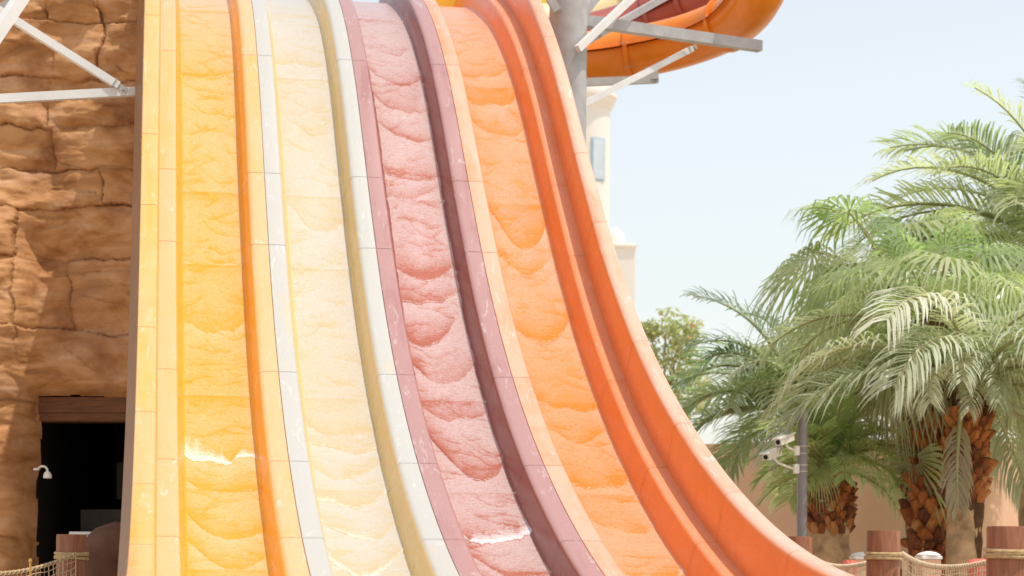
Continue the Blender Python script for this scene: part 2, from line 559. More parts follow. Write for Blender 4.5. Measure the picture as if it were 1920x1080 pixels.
for k in range(4):
    nx, ds = 80, 0.0125
    x0, x1 = k + BL - 0.012, k + BR + 0.012
    xs = np.linspace(x0, x1, nx)
    sv = np.arange(-2.9, 18.8, ds)
    SG, XG = np.meshgrid(sv, xs, indexing='ij')
    xn = (XG - (x0 + x1) / 2) / ((x1 - x0) / 2)
    seed = 100 * k
    wob = (fbm(XG * 7, SG * 1.3, seed + 1, 4) - 0.5)
    H = 0.006 + 0.002 * (fbm(XG * 9, SG * 9, seed + 2, 3) - 0.5)
    air_sheen = W_AIR_SHEEN[k] + 0.5 * (fbm(XG * 2.2, SG * 0.9, seed + 3, 4) - 0.5) + np.interp(SG, [0, 3, 9, 13], [0.28, 0.05, 0.0, 0.25])
    foam = np.zeros_like(H)
    small = []
    XR = XG[:1]
    for s_ in np.arange(0.0, 16, 0.085):
        small.append((s_ + rnd.uniform(-.1, .1), rnd.uniform(.05, .5), rnd.uniform(-.4, .4), rnd.uniform(.001, .0045), 0, rnd.uniform(.12, .4), rnd.uniform(-1.1, 1.1), rnd.uniform(.2, .8)))
    for w_ in [tuple(f_) + (rnd.uniform(-.25, .25), 3.0) for f_ in FRONTS[k]] + small:
        s0, bulge, lean, a, fm, reach, xc, half = w_
        big = half > 2
        jag = fbm(XR * 9 + s0 * 3.1, np.full_like(XR, s0 * 5.7), seed + 5, 5, 0.55) - 0.5
        slow = fbm(XR * 3.4 + s0 * 7.7, np.full_like(XR, s0 * 1.7), seed + 6, 2) - .5
        sf = s0 - bulge * (xn - xc) ** 2 + lean * 0.5 * xn + (0.12 + 0.10 * fm if big else 0.16) * jag + 0.34 * slow
        lat = np.clip(1.4 - ((xn - xc) / half) ** 2 * 1.4, 0, 1) * np.clip(0.35 + 1.6 * fbm(XR * 5 + s0, np.full_like(XR, s0), seed + 13, 2) - .3, 0.15, 1)
        t = sf - SG
        up = t > 0
        e = np.where(up, np.exp(-np.maximum(t, 0) / (reach * 0.38)), 0)
        H += (0.45 if big else 0.7) * a * e * np.clip(t / 0.03, 0, 1) * lat
        if big:
            # sky reflection put into the colour: deep behind the front, pale aerated film ahead
            air_sheen -= 0.95 * lat * np.minimum(1, a / .018) * np.where(up, np.exp(-np.maximum(t, 0) / (0.25 * reach + 0.04)), 0)
            air_sheen += 0.30 * np.where(~up, np.exp(np.minimum(t, 0) / 0.22), 0)
            foam = np.maximum(foam, 0.72 * lat * np.where(up, np.exp(-((t - 0.014) / 0.009) ** 2), 0))
            wid = 0.022 + 1.1 * fm * np.clip(fbm(XR * 7 + s0, np.full_like(XR, s0 * 2), seed + 12, 4) - .26, 0, 1) ** 1.2
            foam = np.maximum(foam, fm * np.where(up, np.exp(-np.maximum(t - 0.01, 0) / wid), 0) * np.clip(t / 0.01, 0, 1))
        else:
            air_sheen -= 0.62 * lat * np.where(up, np.exp(-np.maximum(t, 0) / 0.040), 0)
            foam = np.maximum(foam, 0.50 * lat * np.where(up, np.exp(-((t - 0.012) / 0.008) ** 2), 0))
    # crinkles
    r1 = fbm(XG * 13 + 3 * wob, SG * 34 + 2.5 * wob, seed + 7, 3, .55)
    H += 0.0040 * np.abs(r1 - 0.5) * 2
    r2_ = fbm(XG * 24 + 5 * wob, SG * 46 - 6 * wob, seed + 10, 2, .5)
    H += 0.0020 * np.abs(r2_ - 0.5) * 2
    # water climbing the sides a little, foamy along the right hand edge
    edge = np.clip((np.abs(xn) - 0.90) / 0.10, 0, 1)
    H = H * (1 - edge) + 0.010 * edge + 0.03 * edge ** 2
    foam = np.maximum(foam, 0.62 * np.clip((xn - 0.93) / 0.05, 0, 1) * fbm(XG * 4, SG * 3, seed + 9, 3) * 1.6)
    air_sheen += (0.45 if k else 0.25) * np.clip((xn - 0.45) / 0.5, 0, 1) ** 1.5 * (0.3 + 1.2 * fbm(XG * 3, SG * 1.4, seed + 15, 3))  # paler aerated right side, its sparkle put into the colour
    # the joints underneath show as a slight step
    for j in JOINTS:
        H += 0.006 * np.exp(-((SG - j) / 0.02) ** 2)
        air_sheen -= 0.4 * np.exp(-np.maximum(SG - j, 0) / 0.13) * (SG > j) * (0.4 + fbm(XG * 3, SG * 0, seed + 4, 2))
    if k == 1:
        foam = np.maximum(foam, np.clip((SG - 9.5) / 3, 0, 1) * 0.75 * fbm(XG * 5, SG * 2.2, seed + 8, 5, .6) * 1.1)
    pts = slide_pt(SG.ravel(), XG.ravel(), H.ravel())
    n0, n1 = SG.shape
    idx = np.arange(n0 * n1).reshape(n0, n1)
    q = np.stack([idx[:-1, :-1], idx[:-1, 1:], idx[1:, 1:], idx[1:, :-1]], -1).reshape(-1, 4)
    me = bpy.data.meshes.new('water')
    me.vertices.add(len(pts)); me.vertices.foreach_set('co', pts.astype(np.float32).ravel())
    me.loops.add(q.size); me.loops.foreach_set('vertex_index', q.astype(np.int32).ravel())
    me.polygons.add(len(q)); me.polygons.foreach_set('loop_start', np.arange(0, q.size, 4, dtype=np.int32))
    me.polygons.foreach_set('use_smooth', np.ones(len(q), dtype=bool))
    me.update(calc_edges=True)
    for nm, arr in (('foam', foam), ('air_sheen', air_sheen)):
        at = me.attributes.new(nm, 'FLOAT', 'POINT')
        at.data.foreach_set('value', np.clip(arr, 0, 1).astype(np.float32).ravel())
    uvl = me.uv_layers.new(name='UVMap')
    uvl.data.foreach_set('uv', np.stack([XG.ravel()[q.ravel()], SG.ravel()[q.ravel()]], 1).astype(np.float32).ravel())
    me.materials.append(WMAT[k])
    tag(link('water', me), kind='structure')

# ================================================================== ROCK FACADE (left)
RD = 23.0                                # distance of the facade
RS = F / RD                              # pixels per metre there
m, nt, b = mat('carved_sandstone')
v = coords(nt)
n1 = noise(nt, v, 1.1, 7, 0.62, 0.5)
mpz = nt.nodes.new('ShaderNodeMapping'); mpz.inputs['Scale'].default_value = (0.7, 0.7, 2.4)
nt.links.new(v, mpz.inputs[0])
n2 = noise(nt, mpz.outputs[0], 1.9, 6, 0.6, 0.9)
n3 = noise(nt, v, 22.0, 9, 0.75)
r = ramp(nt, [(0.24, (0.26, 0.105, 0.034)), (0.38, (0.44, 0.20, 0.065)), (0.50, (0.57, 0.285, 0.11)), (0.64, (0.63, 0.35, 0.175)), (0.80, (0.68, 0.44, 0.31))])
nt.links.new(n2, r.inputs[0])
r2 = ramp(nt, [(0.32, (0.50, 0.36, 0.26)), (0.52, (1, 1, 1))])
nt.links.new(n1, r2.inputs[0])
c = mixc(nt, 0.85, r.outputs[0], r2.outputs[0], 'MULTIPLY')
gv = N(nt, 'Attribute', attribute_name='groove').outputs['Fac']
c = mixc(nt, mth(nt, 'MULTIPLY', gv, 0.35), c, (0.14, 0.065, 0.03))
nt.links.new(c, b.inputs['Base Color'])
b.inputs['Roughness'].default_value = 0.8
bump(nt, b, mth(nt, 'ADD', mth(nt, 'MULTIPLY', n3, 1.2), mth(nt, 'MULTIPLY', n2, 1.2)), 0.6, 0.02)
M_ROCK = m

PX0, PX1, PY0, PY1 = -260, 420, -240, 1310
res = 2.0
us = np.arange(PX0, PX1 + res, res)
vs_ = np.arange(PY0, PY1 + res, res)
UG, VG = np.meshgrid(us, vs_)
wu = UG + 26 * (fbm(UG / 90, VG / 60, 3, 3) - 0.5) + 10 * (fbm(UG / 17, VG / 17, 4, 3) - .5)
wv = VG + 30 * (fbm(UG / 110, VG / 90, 5, 3) - 0.5) + 10 * (fbm(UG / 19, VG / 19, 6, 3) - .5)
rows = [(-260, -110, [-90, 120]), (-110, 42, [-60, 92, 182]), (42, 146, [-80, 188]), (146, 236, [-110, 94]), (236, 318, [-40, 104]),
        (318, 392, [-60, 190]), (392, 487, [-70, 40]), (487, 622, [-60, 38, 134]), (622, 752, [-80, 40]),
        (752, 868, [-60, 58]), (868, 1010, [-100, 62]), (1010, 1400, [-60, 60])]
ID = np.full(UG.shape, -1)
ED = np.full(UG.shape, 99.0)
bid = 0
for (a0, a1, cuts) in rows:
    cc = [-999] + cuts + [999]
    for c0, c1 in zip(cc[:-1], cc[1:]):
        ins = (wv >= a0) & (wv < a1) & (wu >= c0) & (wu < c1)
        ID[ins] = bid
        e = np.minimum(np.minimum(wv - a0, a1 - wv), np.minimum(wu - c0, c1 - wu))
        ED[ins] = e[ins]
        bid += 1
# a few extra cracks that do not part whole blocks
CR = np.zeros(UG.shape)
for (xa, ya, xb, yb) in [(100, 352, 175, 368), (110, 300, 160, 318), (150, 560, 240, 575), (120, 655, 185, 690), (180, 95, 245, 130), (60, 425, 130, 412), (110, 520, 240, 505), (95, 105, 98, 135)]:
    t = np.clip(((wu - xa) * (xb - xa) + (wv - ya) * (yb - ya)) / ((xb - xa) ** 2 + (yb - ya) ** 2), 0, 1)
    d_ = np.hypot(wu - xa - t * (xb - xa), wv - ya - t * (yb - ya)) + 3 * (fbm(UG / 12, VG / 12, 9, 2))
    CR = np.maximum(CR, np.exp(-(d_ / 2.6) ** 2) * 0.8)
depth = 0.34 * (fbm(UG / 130, VG / 80, 21, 4) - 0.5) + 0.06 * (fbm(UG / 55, VG / 20, 22, 4) - 0.5)
offs = rng.uniform(-0.05, 0.06, bid)
depth += offs[np.maximum(ID, 0)]
groove = np.exp(-(ED / 2.1) ** 2)
groove_amt = groove * np.clip(2.2 * fbm(UG / 55, VG / 45, 23, 2) - 0.45, 0.0, 1)
depth -= 0.032 * np.clip(groove_amt, 0, 1) + 0.035 * CR
depth += 0.022 * (1 - np.exp(-(ED / 14) ** 2)) * (0.4 + fbm(UG / 60, VG / 60, 29, 2))
# the pillar at the far left stands out, and the rock rolls in towards the doorway
pil = 1 / (1 + np.exp((UG - 48 - 12 * np.sin(VG / 70)) / 9)) * np.clip((VG - 280) / 260, 0, 1)
depth += 0.42 * pil
DX0, DX1, DY0 = 66, 330, 742
hole_d = np.maximum(np.maximum(DX0 - wu * .35 - UG * .65, UG - DX1), DY0 + 9 * (fbm(UG / 40, VG * 0, 30, 2) - .5) - VG)
depth -= 0.32 * np.exp(-np.maximum(hole_d, 0) / 16)
hole = (hole_d < 0) | ((UG > 266) & (VG < 330))
fx = Vector((math.cos(PSI), -math.sin(PSI), 0))
fy = Vector((math.sin(PSI), math.cos(PSI), 0))
base0 = P(0, 0, RD)
pu = np.array(P(1, 0, RD) - P(0, 0, RD)); pv_ = np.array(P(0, 1, RD) - P(0, 0, RD)); pb = np.array(P(0, 0, RD))
PTS = pb + UG[..., None] * pu + VG[..., None] * pv_ - depth[..., None] * np.array(fy)
rock_o = ground(40, RD)
rock = empty('rock_facade', rock_o)
tag(rock, 'ochre and brown carved sandstone facade with dark doorway, left of the slide', 'rock wall')
PTS = PTS - np.array(rock_o)
cid = ID[:-1, :-1].copy()
cid[hole[:-1, :-1] | hole[1:, 1:]] = -1
nu = UG.shape[1]
flat = PTS.reshape(-1, 3)
gro = np.clip(np.maximum(groove_amt * 1.2, CR), 0, 1).ravel()
todo = cid >= 0
for i0, j0 in zip(*[t_.tolist() for t_ in np.nonzero(todo)]):
    if not todo[i0, j0]: continue
    k = cid[i0, j0]
    todo[i0, j0] = False
    stack, cells = [(i0, j0)], []
    while stack:                                   # one block = one connected patch of its number
        i, j = stack.pop()
        cells.append((i, j))
        for i2, j2 in ((i + 1, j), (i - 1, j), (i, j + 1), (i, j - 1)):
            if 0 <= i2 < cid.shape[0] and 0 <= j2 < cid.shape[1] and todo[i2, j2] and cid[i2, j2] == k:
                todo[i2, j2] = False
                stack.append((i2, j2))
    if len(cells) < 12: continue
    ii, jj = np.array(cells).T
    q = np.stack([ii * nu + jj, (ii + 1) * nu + jj, (ii + 1) * nu + jj + 1, ii * nu + jj + 1], -1)
    uq, inv = np.unique(q.ravel(), return_inverse=True)
    me = mesh('rock_block', flat[uq], [tuple(t) for t in inv.reshape(-1, 4).tolist()], M_ROCK, True)
    at = me.attributes.new('groove', 'FLOAT', 'POINT')
    at.data.foreach_set('value', gro[uq].astype(np.float32))
    link('rock_block', me, rock)


def rpt(px, py, back):
    return P(px, py, RD) + fy * back - rock_o


# doorway: timber lintel, side jamb and the dark room behind
M_TIMBER = None
def wood(name, c0, c1, rough=0.6, sc=(3, 3, 0.35)):
    m, nt, b = mat(name)
    v = coords(nt, sc)
    n = noise(nt, v, 7.0, 7, 0.65, 1.2)
    r = ramp(nt, [(0.3, c0), (0.7, c1)])
    nt.links.new(n, r.inputs[0])
    kn = ramp(nt, [(0.70, (1, 1, 1)), (0.78, (0.35, 0.28, 0.25))])
    nt.links.new(noise(nt, coords(nt, (2, 2, 1.2)), 2.6, 2, 0.5), kn.inputs[0])
    nt.links.new(mixc(nt, 0.8, r.outputs[0], kn.outputs[0], 'MULTIPLY'), b.inputs['Base Color'])
    b.inputs['Roughness'].default_value = rough
    bump(nt, b, n, 0.4, 0.01)
    return m


M_LINTEL = wood('weathered_lintel_timber', (0.10, 0.035, 0.012), (0.22, 0.085, 0.03), 0.7, (0.4, 3, 5))
M_POST = wood('brown_stained_log', (0.20, 0.066, 0.026), (0.36, 0.145, 0.066), 0.55)
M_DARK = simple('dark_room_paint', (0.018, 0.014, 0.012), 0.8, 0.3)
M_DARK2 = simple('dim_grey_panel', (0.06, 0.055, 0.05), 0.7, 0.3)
a = rpt(58, 745, 0.22); c = rpt(345, 785, 0.62)
for i in range(2):
    mb = MB()
    y0, y1 = (742, 771) if i == 0 else (772, 787)
    p = [rpt(56, y0, .20 + .03 * i), rpt(345, y0, .20 + .03 * i), rpt(345, y1, .22 + .03 * i), rpt(56, y1, .22 + .03 * i)]
    p2 = [q + fy * 0.35 for q in p]
    mb.add(p + p2, [(3, 2, 1, 0), (4, 5, 6, 7), (0, 1, 5, 4), (1, 2, 6, 5), (2, 3, 7, 6), (3, 0, 4, 7)])
    mb.build('lintel_board', M_LINTEL, rock)
zb = 1320
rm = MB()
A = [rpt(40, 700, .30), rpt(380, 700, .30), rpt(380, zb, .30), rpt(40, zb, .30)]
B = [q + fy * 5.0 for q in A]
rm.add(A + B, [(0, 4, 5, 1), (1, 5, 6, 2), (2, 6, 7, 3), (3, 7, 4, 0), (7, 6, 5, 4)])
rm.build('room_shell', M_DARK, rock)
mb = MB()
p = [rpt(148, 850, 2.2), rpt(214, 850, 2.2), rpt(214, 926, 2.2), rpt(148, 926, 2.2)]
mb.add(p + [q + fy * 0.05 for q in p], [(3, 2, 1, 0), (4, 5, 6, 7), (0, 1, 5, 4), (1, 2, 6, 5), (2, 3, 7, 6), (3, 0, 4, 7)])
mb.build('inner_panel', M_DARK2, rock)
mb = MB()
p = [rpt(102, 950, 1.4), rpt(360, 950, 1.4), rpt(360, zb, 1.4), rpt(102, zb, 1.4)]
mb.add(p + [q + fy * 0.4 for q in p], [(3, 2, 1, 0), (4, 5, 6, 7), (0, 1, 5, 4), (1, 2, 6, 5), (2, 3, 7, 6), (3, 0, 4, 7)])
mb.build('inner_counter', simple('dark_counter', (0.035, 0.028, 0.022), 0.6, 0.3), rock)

# gooseneck lamp on the jamb
M_LAMPW = simple('cream_enamel', (0.80, 0.76, 0.68), 0.35, 0.05)
lo = P(70, 880, RD - 0.25)
lampo = empty('wall_lamp', lo)
tag(lampo, 'small white gooseneck wall lamp on the doorway jamb', 'lamp')
px = 1 / RS
MB().tube([(0, 0, 0.0), (0.02, 0, 0.02), (0.05, -0.02, 0.035), (0.085, -0.03, 0.03), (0.108, -0.03, 0.005), (0.112, -0.03, -0.025)], 0.012, 8).build('curved_arm', M_LAMPW, lampo, True)
MB().lathe([(0.012, 0), (0.03, -0.01), (0.045, -0.04), (0.048, -0.075), (0.04, -0.08)], 16, (0.112, -0.03, -0.02)).build('lamp_shade', M_LAMPW, lampo, True)
MB().lathe([(0.035, -0.01), (0.035, 0.012)], 14, (-0.01, 0, 0)).build('wall_plate', M_LAMPW, lampo, True)

# ================================================================== STEEL FRAMES
def pbar(mb, x0, y0, d0, x1, y1, d1, w, h, up=(0, 0, 1)):
    mb.bar(P(x0, y0, d0), P(x1, y1, d1), w, h, up)


def beam(x0, y0, d0, x1, y1, d1, w, h, m, label, name='steel_beam', group=None, fit=None, off=(0, 0)):
    a, c = P(x0, y0, d0), P(x1, y1, d1)
    o = empty(name, a)
    tag(o, label, 'beam', group)
    MB().bar((0, 0, 0), c - a, w, h).build('hollow_section', m, o)
    if fit:   # bolted lug at the far end
        d = (c - a).normalized()
        mb = MB()
        mb.bar((c - a) - d * 0.02, (c - a) + d * 0.10, w * 0.35, h * 0.8)
        mb.build('end_lug', M_STEEL, o)
        s = d.cross(Vector((0, 0, 1))).normalized()
        MB().tube([(c - a) + d * 0.06 - s * w * 0.45, (c - a) + d * 0.06 + s * w * 0.45], 0.016, 8).build('bolt', M_STEEL, o, True)
        MB().bar((c - a) - d * 0.06, (c - a) - d * 0.045, w * 1.25, h * 1.25).build('end_plate', M_STEEL, o)
    return o


beam(-160, 194, 20.0, 275, 170.5, 20.9, 0.085, 0.085, M_WHITE_STEEL, 'white horizontal steel beam meeting the yellow rim, in front of the rock')
beam(-90, -36, 20.2, 222, 161, 20.75, 0.075, 0.075, M_WHITE_STEEL, 'thin white diagonal steel brace running down to the horizontal beam', fit=True)
beam(-75, 165, 18.6, 95, -85, 19.4, 0.11, 0.11, M_WHITE_STEEL, 'thick pale steel brace crossing the top left corner')
beam(-80, 60, 22.2, 110, -40, 22.2, 0.09, 0.09, M_STEEL, 'grey steel bar behind the braces in the top left corner')

colb = ground(1056, 25.2)
column = empty('steel_column', colb)
tag(column, 'thick grey round steel column rising behind the orange lane', 'column')
MB().tube([(0, 0, 0), (0, 0, 4), (0, 0, 9.5)], 0.232, 40).build('shaft', M_STEEL, column, True)
MB().lathe([(0.40, 0), (0.40, 0.04), (0.25, 0.042), (0.25, 0.10)], 28).build('base_plate', M_STEEL, column)
lug = P(1036, 12, 24.9) - colb
MB().bar(lug + Vector((-0.04, 0, 0.1)), lug + Vector((0.06, 0, -0.05)), 0.05, 0.10).build('weld_lug', M_STEEL, column)
MB().tube([P(1030, -15, 24.9) - colb, P(1036, 8, 24.9) - colb, P(1047, 20, 24.96) - colb], 0.022, 8).build('conduit_clip', simple('rusty_clip', (0.45, 0.26, 0.12), .6), column, True)

beam(1085, 38, 25.3, 1425, 87, 26.6, 0.12, 0.135, M_STEEL, 'long grey steel arm reaching right under the orange tube')
beam(1083, 92, 24.9, 1200, -18, 25.6, 0.075, 0.085, M_WHITE_STEEL, 'bright white steel strut leaning up from the grey column')
beam(1088, 84, 25.35, 1290, -30, 26.9, 0.075, 0.085, M_STEEL, 'grey steel strut behind the bright strut, going up right')
beam(1080, 202, 25.2, 1296, 92, 26.3, 0.07, 0.072, M_WHITE_STEEL, 'thin pale diagonal strut propping up the long grey arm', fit=True)
beam(1080, 155, 26.6, 1231, 149, 27.4, 0.09, 0.10, M_STEEL, 'short grey steel bracket beneath the orange tube')
beam(1088, 30, 25.4, 1135, -30, 26.0, 0.09, 0.11, M_STEEL, 'short grey steel brace at the top edge right of the column')
stub = P(1222, 150, 27.35)
o = MB().bar((0, 0, 0), P(1220, 128, 27.35) - stub, 0.16, 0.14, (0, 1, 0)).build('saddle_post', M_STEEL)
o.location = stub
tag(o, 'stubby grey steel saddle between bracket and orange tube', 'bracket')

# ------------------------------------------------------------------ curved tube flumes behind the column
def catmull(pts, n=12):
    out = []
    pts = [Vector(p) for p in pts]
    pp = [pts[0] * 2 - pts[1]] + pts + [pts[-1] * 2 - pts[-2]]
    for i in range(1, len(pp) - 2):
        for q in range(n):
            t = q / n
            a, b_, c_, d_ = pp[i - 1:i + 3]
            out.append(0.5 * ((2 * b_) + (-a + c_) * t + (2 * a - 5 * b_ + 4 * c_ - d_) * t * t + (-a + 3 * b_ - 3 * c_ + d_) * t ** 3))
    out.append(pts[-1])
    return out


def tube_gel(name, col):
    m, nt, b = mat(name)
    v = coords(nt)
    r = ramp(nt, [(0.3, [c * 0.86 for c in col]), (0.75, [min(1, c * 1.08) for c in col])])
    nt.links.new(noise(nt, v, 2.2, 6, 0.6, 0.4), r.inputs[0])
    nt.links.new(r.outputs[0], b.inputs['Base Color'])
    b.inputs['Roughness'].default_value = 0.3
    return m


def flume(pxs, rad, m, name, label, joints, seam_h=0.0):
    """closed round flume: two half shells bolted along a side flange, ring flanges at the joints"""
    path = catmull([P(*p) for p in pxs])
    o0 = path[0].copy()
    root = empty(name, o0)
    tag(root, label, 'slide tube', 'tube flumes above the slide')
    n = 28
    frames = []
    for i, p in enumerate(path):
        d = (path[min(i + 1, len(path) - 1)] - path[max(i - 1, 0)]).normalized()
        ref = Vector((0, 1, 0)) if abs(d.z) > 0.8 else Vector((0, 0, 1))
        if abs(d.z) > 0.8:
            t = Vector((0, 1, 0)) - d * d.y
            t.normalize(); s = d.cross(t)
        s = d.cross(Vector((0, 0, 1)))
        if s.length < 0.3: s = frames[-1][1]
        s = s.normalized()
        t = s.cross(d).normalized()
        frames.append((p - o0, s, t, d))
    for half, nm in ((0, 'upper_shell'), (1, 'lower_shell')):
        mb = MB()
        k = n // 2 + 1
        # shell with turned out lip along both sides
        ang = [math.pi * j / (k - 1) + (math.pi if half else 0) for j in range(k)]
        ring = [(math.cos(a), math.sin(a)) for a in ang]
        zs = -0.012 if half else 0.012
        sect = [(ring[0][0] * 1.16, zs / rad + ring[0][1])] + [(x, y + zs / rad) for x, y in ring] + [(ring[-1][0] * 1.16, zs / rad + ring[-1][1])]
        kk_ = len(sect)
        for p, s, t, d in frames:
            for x, y in sect: mb.v.append(p + s * x * rad + t * y * rad)
        for i in range(len(frames) - 1):
            for j in range(kk_ - 1):
                mb.f.append((i * kk_ + j, i * kk_ + j + 1, (i + 1) * kk_ + j + 1, (i + 1) * kk_ + j))
        mb.build(nm, m, root, True)
    for fr in joints:
        i = min(len(frames) - 1, int(fr * (len(frames) - 1)))
        p, s, t, d = frames[i]
        mb = MB()
        prof = [(rad * 1.0, -0.03), (rad * 1.13, -0.03), (rad * 1.13, 0.03), (rad * 1.0, 0.03)]
        for r_, z in prof:
            for j in range(n):
                a = 2 * math.pi * j / n
                mb.v.append(p + (s * math.cos(a) + t * math.sin(a)) * r_ + d * z)
        for q in range(3):
            for j in range(n):
                mb.f.append((q * n + j, q * n + (j + 1) % n, (q + 1) * n + (j + 1) % n, (q + 1) * n + j))
        fl = mb.build('joint_flange', m, root, True)
        for j in range(0, n, 4):
            a = 2 * math.pi * (j + .5) / n
            c_ = p + (s * math.cos(a) + t * math.sin(a)) * rad * 1.075
            MB().tube([c_ - d * 0.045, c_ + d * 0.045], 0.014, 6).build('bolt', M_STEEL, fl)
    return root


T_OR = tube_gel('orange_tube_gelcoat', (0.84, 0.235, 0.010))
T_MA = tube_gel('maroon_tube_gelcoat', (0.40, 0.09, 0.06))
T_CR = tube_gel('cream_tube_gelcoat', (0.83, 0.68, 0.36))
T_YE = tube_gel('yellow_tube_gelcoat', (0.86, 0.47, 0.02))
flume([(900, 100, 27.6), (1000, 112, 28.0), (1093, 108, 28.2), (1170, 100, 28.2), (1240, 88, 28.0), (1310, 68, 27.7), (1372, 40, 27.2), (1412, 2, 26.6), (1432, -50, 26.2), (1425, -130, 26.4)],
      0.335, T_OR, 'tube_flume', 'orange tube flume, lowest and nearest, curving up at top right', (0.36, 0.655))
flume([(960, 80, 29.4), (1093, 72, 29.6), (1200, 42, 29.7), (1290, 8, 29.4), (1360, -40, 28.9), (1400, -120, 28.6)],
      0.33, T_MA, 'tube_flume', 'maroon tube flume just behind and above the orange one', (0.44, 0.615))
flume([(960, 55, 31.0), (1093, 42, 31.2), (1190, 12, 31.2), (1280, -32, 30.9), (1350, -120, 30.4)],
      0.33, T_CR, 'tube_flume', 'cream tube flume seen between the struts above the maroon one', (0.46,))
flume([(960, 30, 32.6), (1093, 12, 32.8), (1190, -18, 32.8), (1270, -80, 32.4)],
      0.36, T_YE, 'tube_flume', 'yellow tube flume, furthest back at the top edge', (0.45,))
# yellow mouth piece above the crest of the orange lane
mp = P(852, 6, 26.6)
root = empty('flume_mouth', mp)
tag(root, 'bright yellow flume mouth just showing over the orange lane crest', 'slide tube')
mb = MB()
for yq in (0.0, 0.9):
    for j in range(17):
        a = math.pi + math.pi * j / 16
        mb.v.append(Vector((0.30 * math.cos(a), yq, 0.22 * math.sin(a) + 0.12)))
for j in range(16): mb.f.append((j, j + 1, 17 + j + 1, 17 + j))
mb.build('trough', T_YE, root, True)
MB().box((-0.34, -0.02, 0.11), (-0.30, 0.9, 0.17)).build('side_lip', T_YE, root)
MB().box((0.30, -0.02, 0.11), (0.34, 0.9, 0.17)).build('side_lip', T_YE, root)
MB().box((-0.34, 0.9, -0.2), (0.34, 0.96, 0.5)).build('end_wall', T_YE, root)

# ================================================================== DISTANT WHITE TOWER
TD = 120.0
M_PLASTER = simple('white_plaster', (0.80, 0.76, 0.68), 0.8, 0.04, 0.4)
M_GLASS = simple('blue_window_glass', (0.56, 0.63, 0.67), 0.2, 0.1, 1.0)
M_FRAME = simple('blue_window_frame', (0.34, 0.50, 0.60), 0.4, 0.05)
tb = ground(1088, TD)
tower = empty('round_tower', tb)
tag(tower, 'pale round tower with moulded cornice and blue framed window, behind the slide', 'tower')
sc = TD / F
zt = lambda y: EYE + (YH + 1 - y) * sc
R0 = 48 * sc
MB().lathe([(R0, 0), (R0, zt(208)), ], 40, cap=False).build('shaft', M_PLASTER, tower, True)
MB().lathe([(R0 * 1.0, zt(208)), (R0 * 1.06, zt(206)), (R0 * 1.06, zt(202)), (R0 * 1.14, zt(199)), (R0 * 1.2, zt(192)), (R0 * 1.2, zt(188)), (R0 * 1.27, zt(186)), (R0 * 1.27, zt(180)), (R0 * 1.05, zt(178))], 40, cap=False).build('cornice', M_PLASTER, tower, True)
MB().lathe([(R0 * 1.04, zt(178)), (R0 * 1.04, zt(100)), (R0 * 0.9, zt(70)), (R0 * .4, zt(45)), (0.02, zt(38))], 40, cap=False).build('drum', M_PLASTER, tower, True)
wc = Vector((P(1113, 300, TD) - tb).xy.to_3d()); wc.z = 0
wx = Vector((math.cos(PSI), -math.sin(PSI), 0)); wy = Vector((-math.sin(PSI), -math.cos(PSI), 0))
ang = math.asin(25 / 48)
nn = (wx * math.sin(ang) + wy * math.cos(ang)); ss = (wx * math.cos(ang) - wy * math.sin(ang))
def tplate(mb, ax, y0, y1, out, w):
    c = nn * (R0 * math.cos(w / R0) + out)
    mb.add([c - ss * w + Vector((0, 0, zt(y1))), c + ss * w + Vector((0, 0, zt(y1))), c + ss * w + Vector((0, 0, zt(y0))), c - ss * w + Vector((0, 0, zt(y0)))] +
           [c - ss * w - nn * .6 + Vector((0, 0, zt(y1))), c + ss * w - nn * .6 + Vector((0, 0, zt(y1))), c + ss * w - nn * .6 + Vector((0, 0, zt(y0))), c - ss * w - nn * .6 + Vector((0, 0, zt(y0)))],
           [(0, 1, 2, 3), (7, 6, 5, 4), (0, 4, 5, 1), (1, 5, 6, 2), (2, 6, 7, 3), (3, 7, 4, 0)])
    return mb
tplate(MB(), 0, 266, 346, 0.08, 0.46).build('window_frame', M_FRAME, tower)
tplate(MB(), 0, 269, 343, 0.10, 0.38).build('window_pane', M_GLASS, tower)
wb = ground(1150, 128.0)
wing = empty('white_building', wb)
tag(wing, 'low pale building block with small dome beside the round tower', 'building')
s2 = 128 / F
z2 = lambda y: EYE + (YH + 2 - y) * s2
MB().box((-2.2, 0, 0), (38 * s2, 5, z2(455)), 0.05).build('wall', M_PLASTER, wing)
MB().box((-2.3, -0.15, z2(462)), (39.5 * s2, 5.1, z2(458.5))).build('cornice', M_PLASTER, wing)
MB().lathe([(0.62, 0), (0.62, 0.25), (0.58, 0.55), (0.42, 0.85), (0.2, 1.02), (0.02, 1.1)], 20, (6 * s2, 1.2, z2(455)), cap=False).build('dome', M_PLASTER, wing, True)

# ================================================================== PEACH WALL on the right
m, nt, b = mat('peach_render')
v = coords(nt)
r = ramp(nt, [(0.3, (0.70, 0.42, 0.26)), (0.7, (0.78, 0.51, 0.34))])
nt.links.new(noise(nt, v, 0.9, 8, 0.65, 0.3), r.inputs[0])
nt.links.new(r.outputs[0], b.inputs['Base Color'])
b.inputs['Roughness'].default_value = 0.85
bump(nt, b, noise(nt, v, 6.0, 8, 0.7), 0.35, 0.03)
M_PEACH = m
pl = [(1180, 36.0), (1300, 35.0), (1450, 34.0), (1600, 33.2), (1750, 32.8), (1840, 33.0), (1900, 33.8), (1960, 35.0), (2050, 37.5)]
ctr = [ground(px_, d_) for px_, d_ in pl]
ctr = catmull(ctr, 8)
pw = empty('garden_wall', ctr[0])
tag(pw, 'tall peach rendered wall behind the palm trunks', 'wall')
mb = MB(); mt_ = MB()
H0 = 3.45
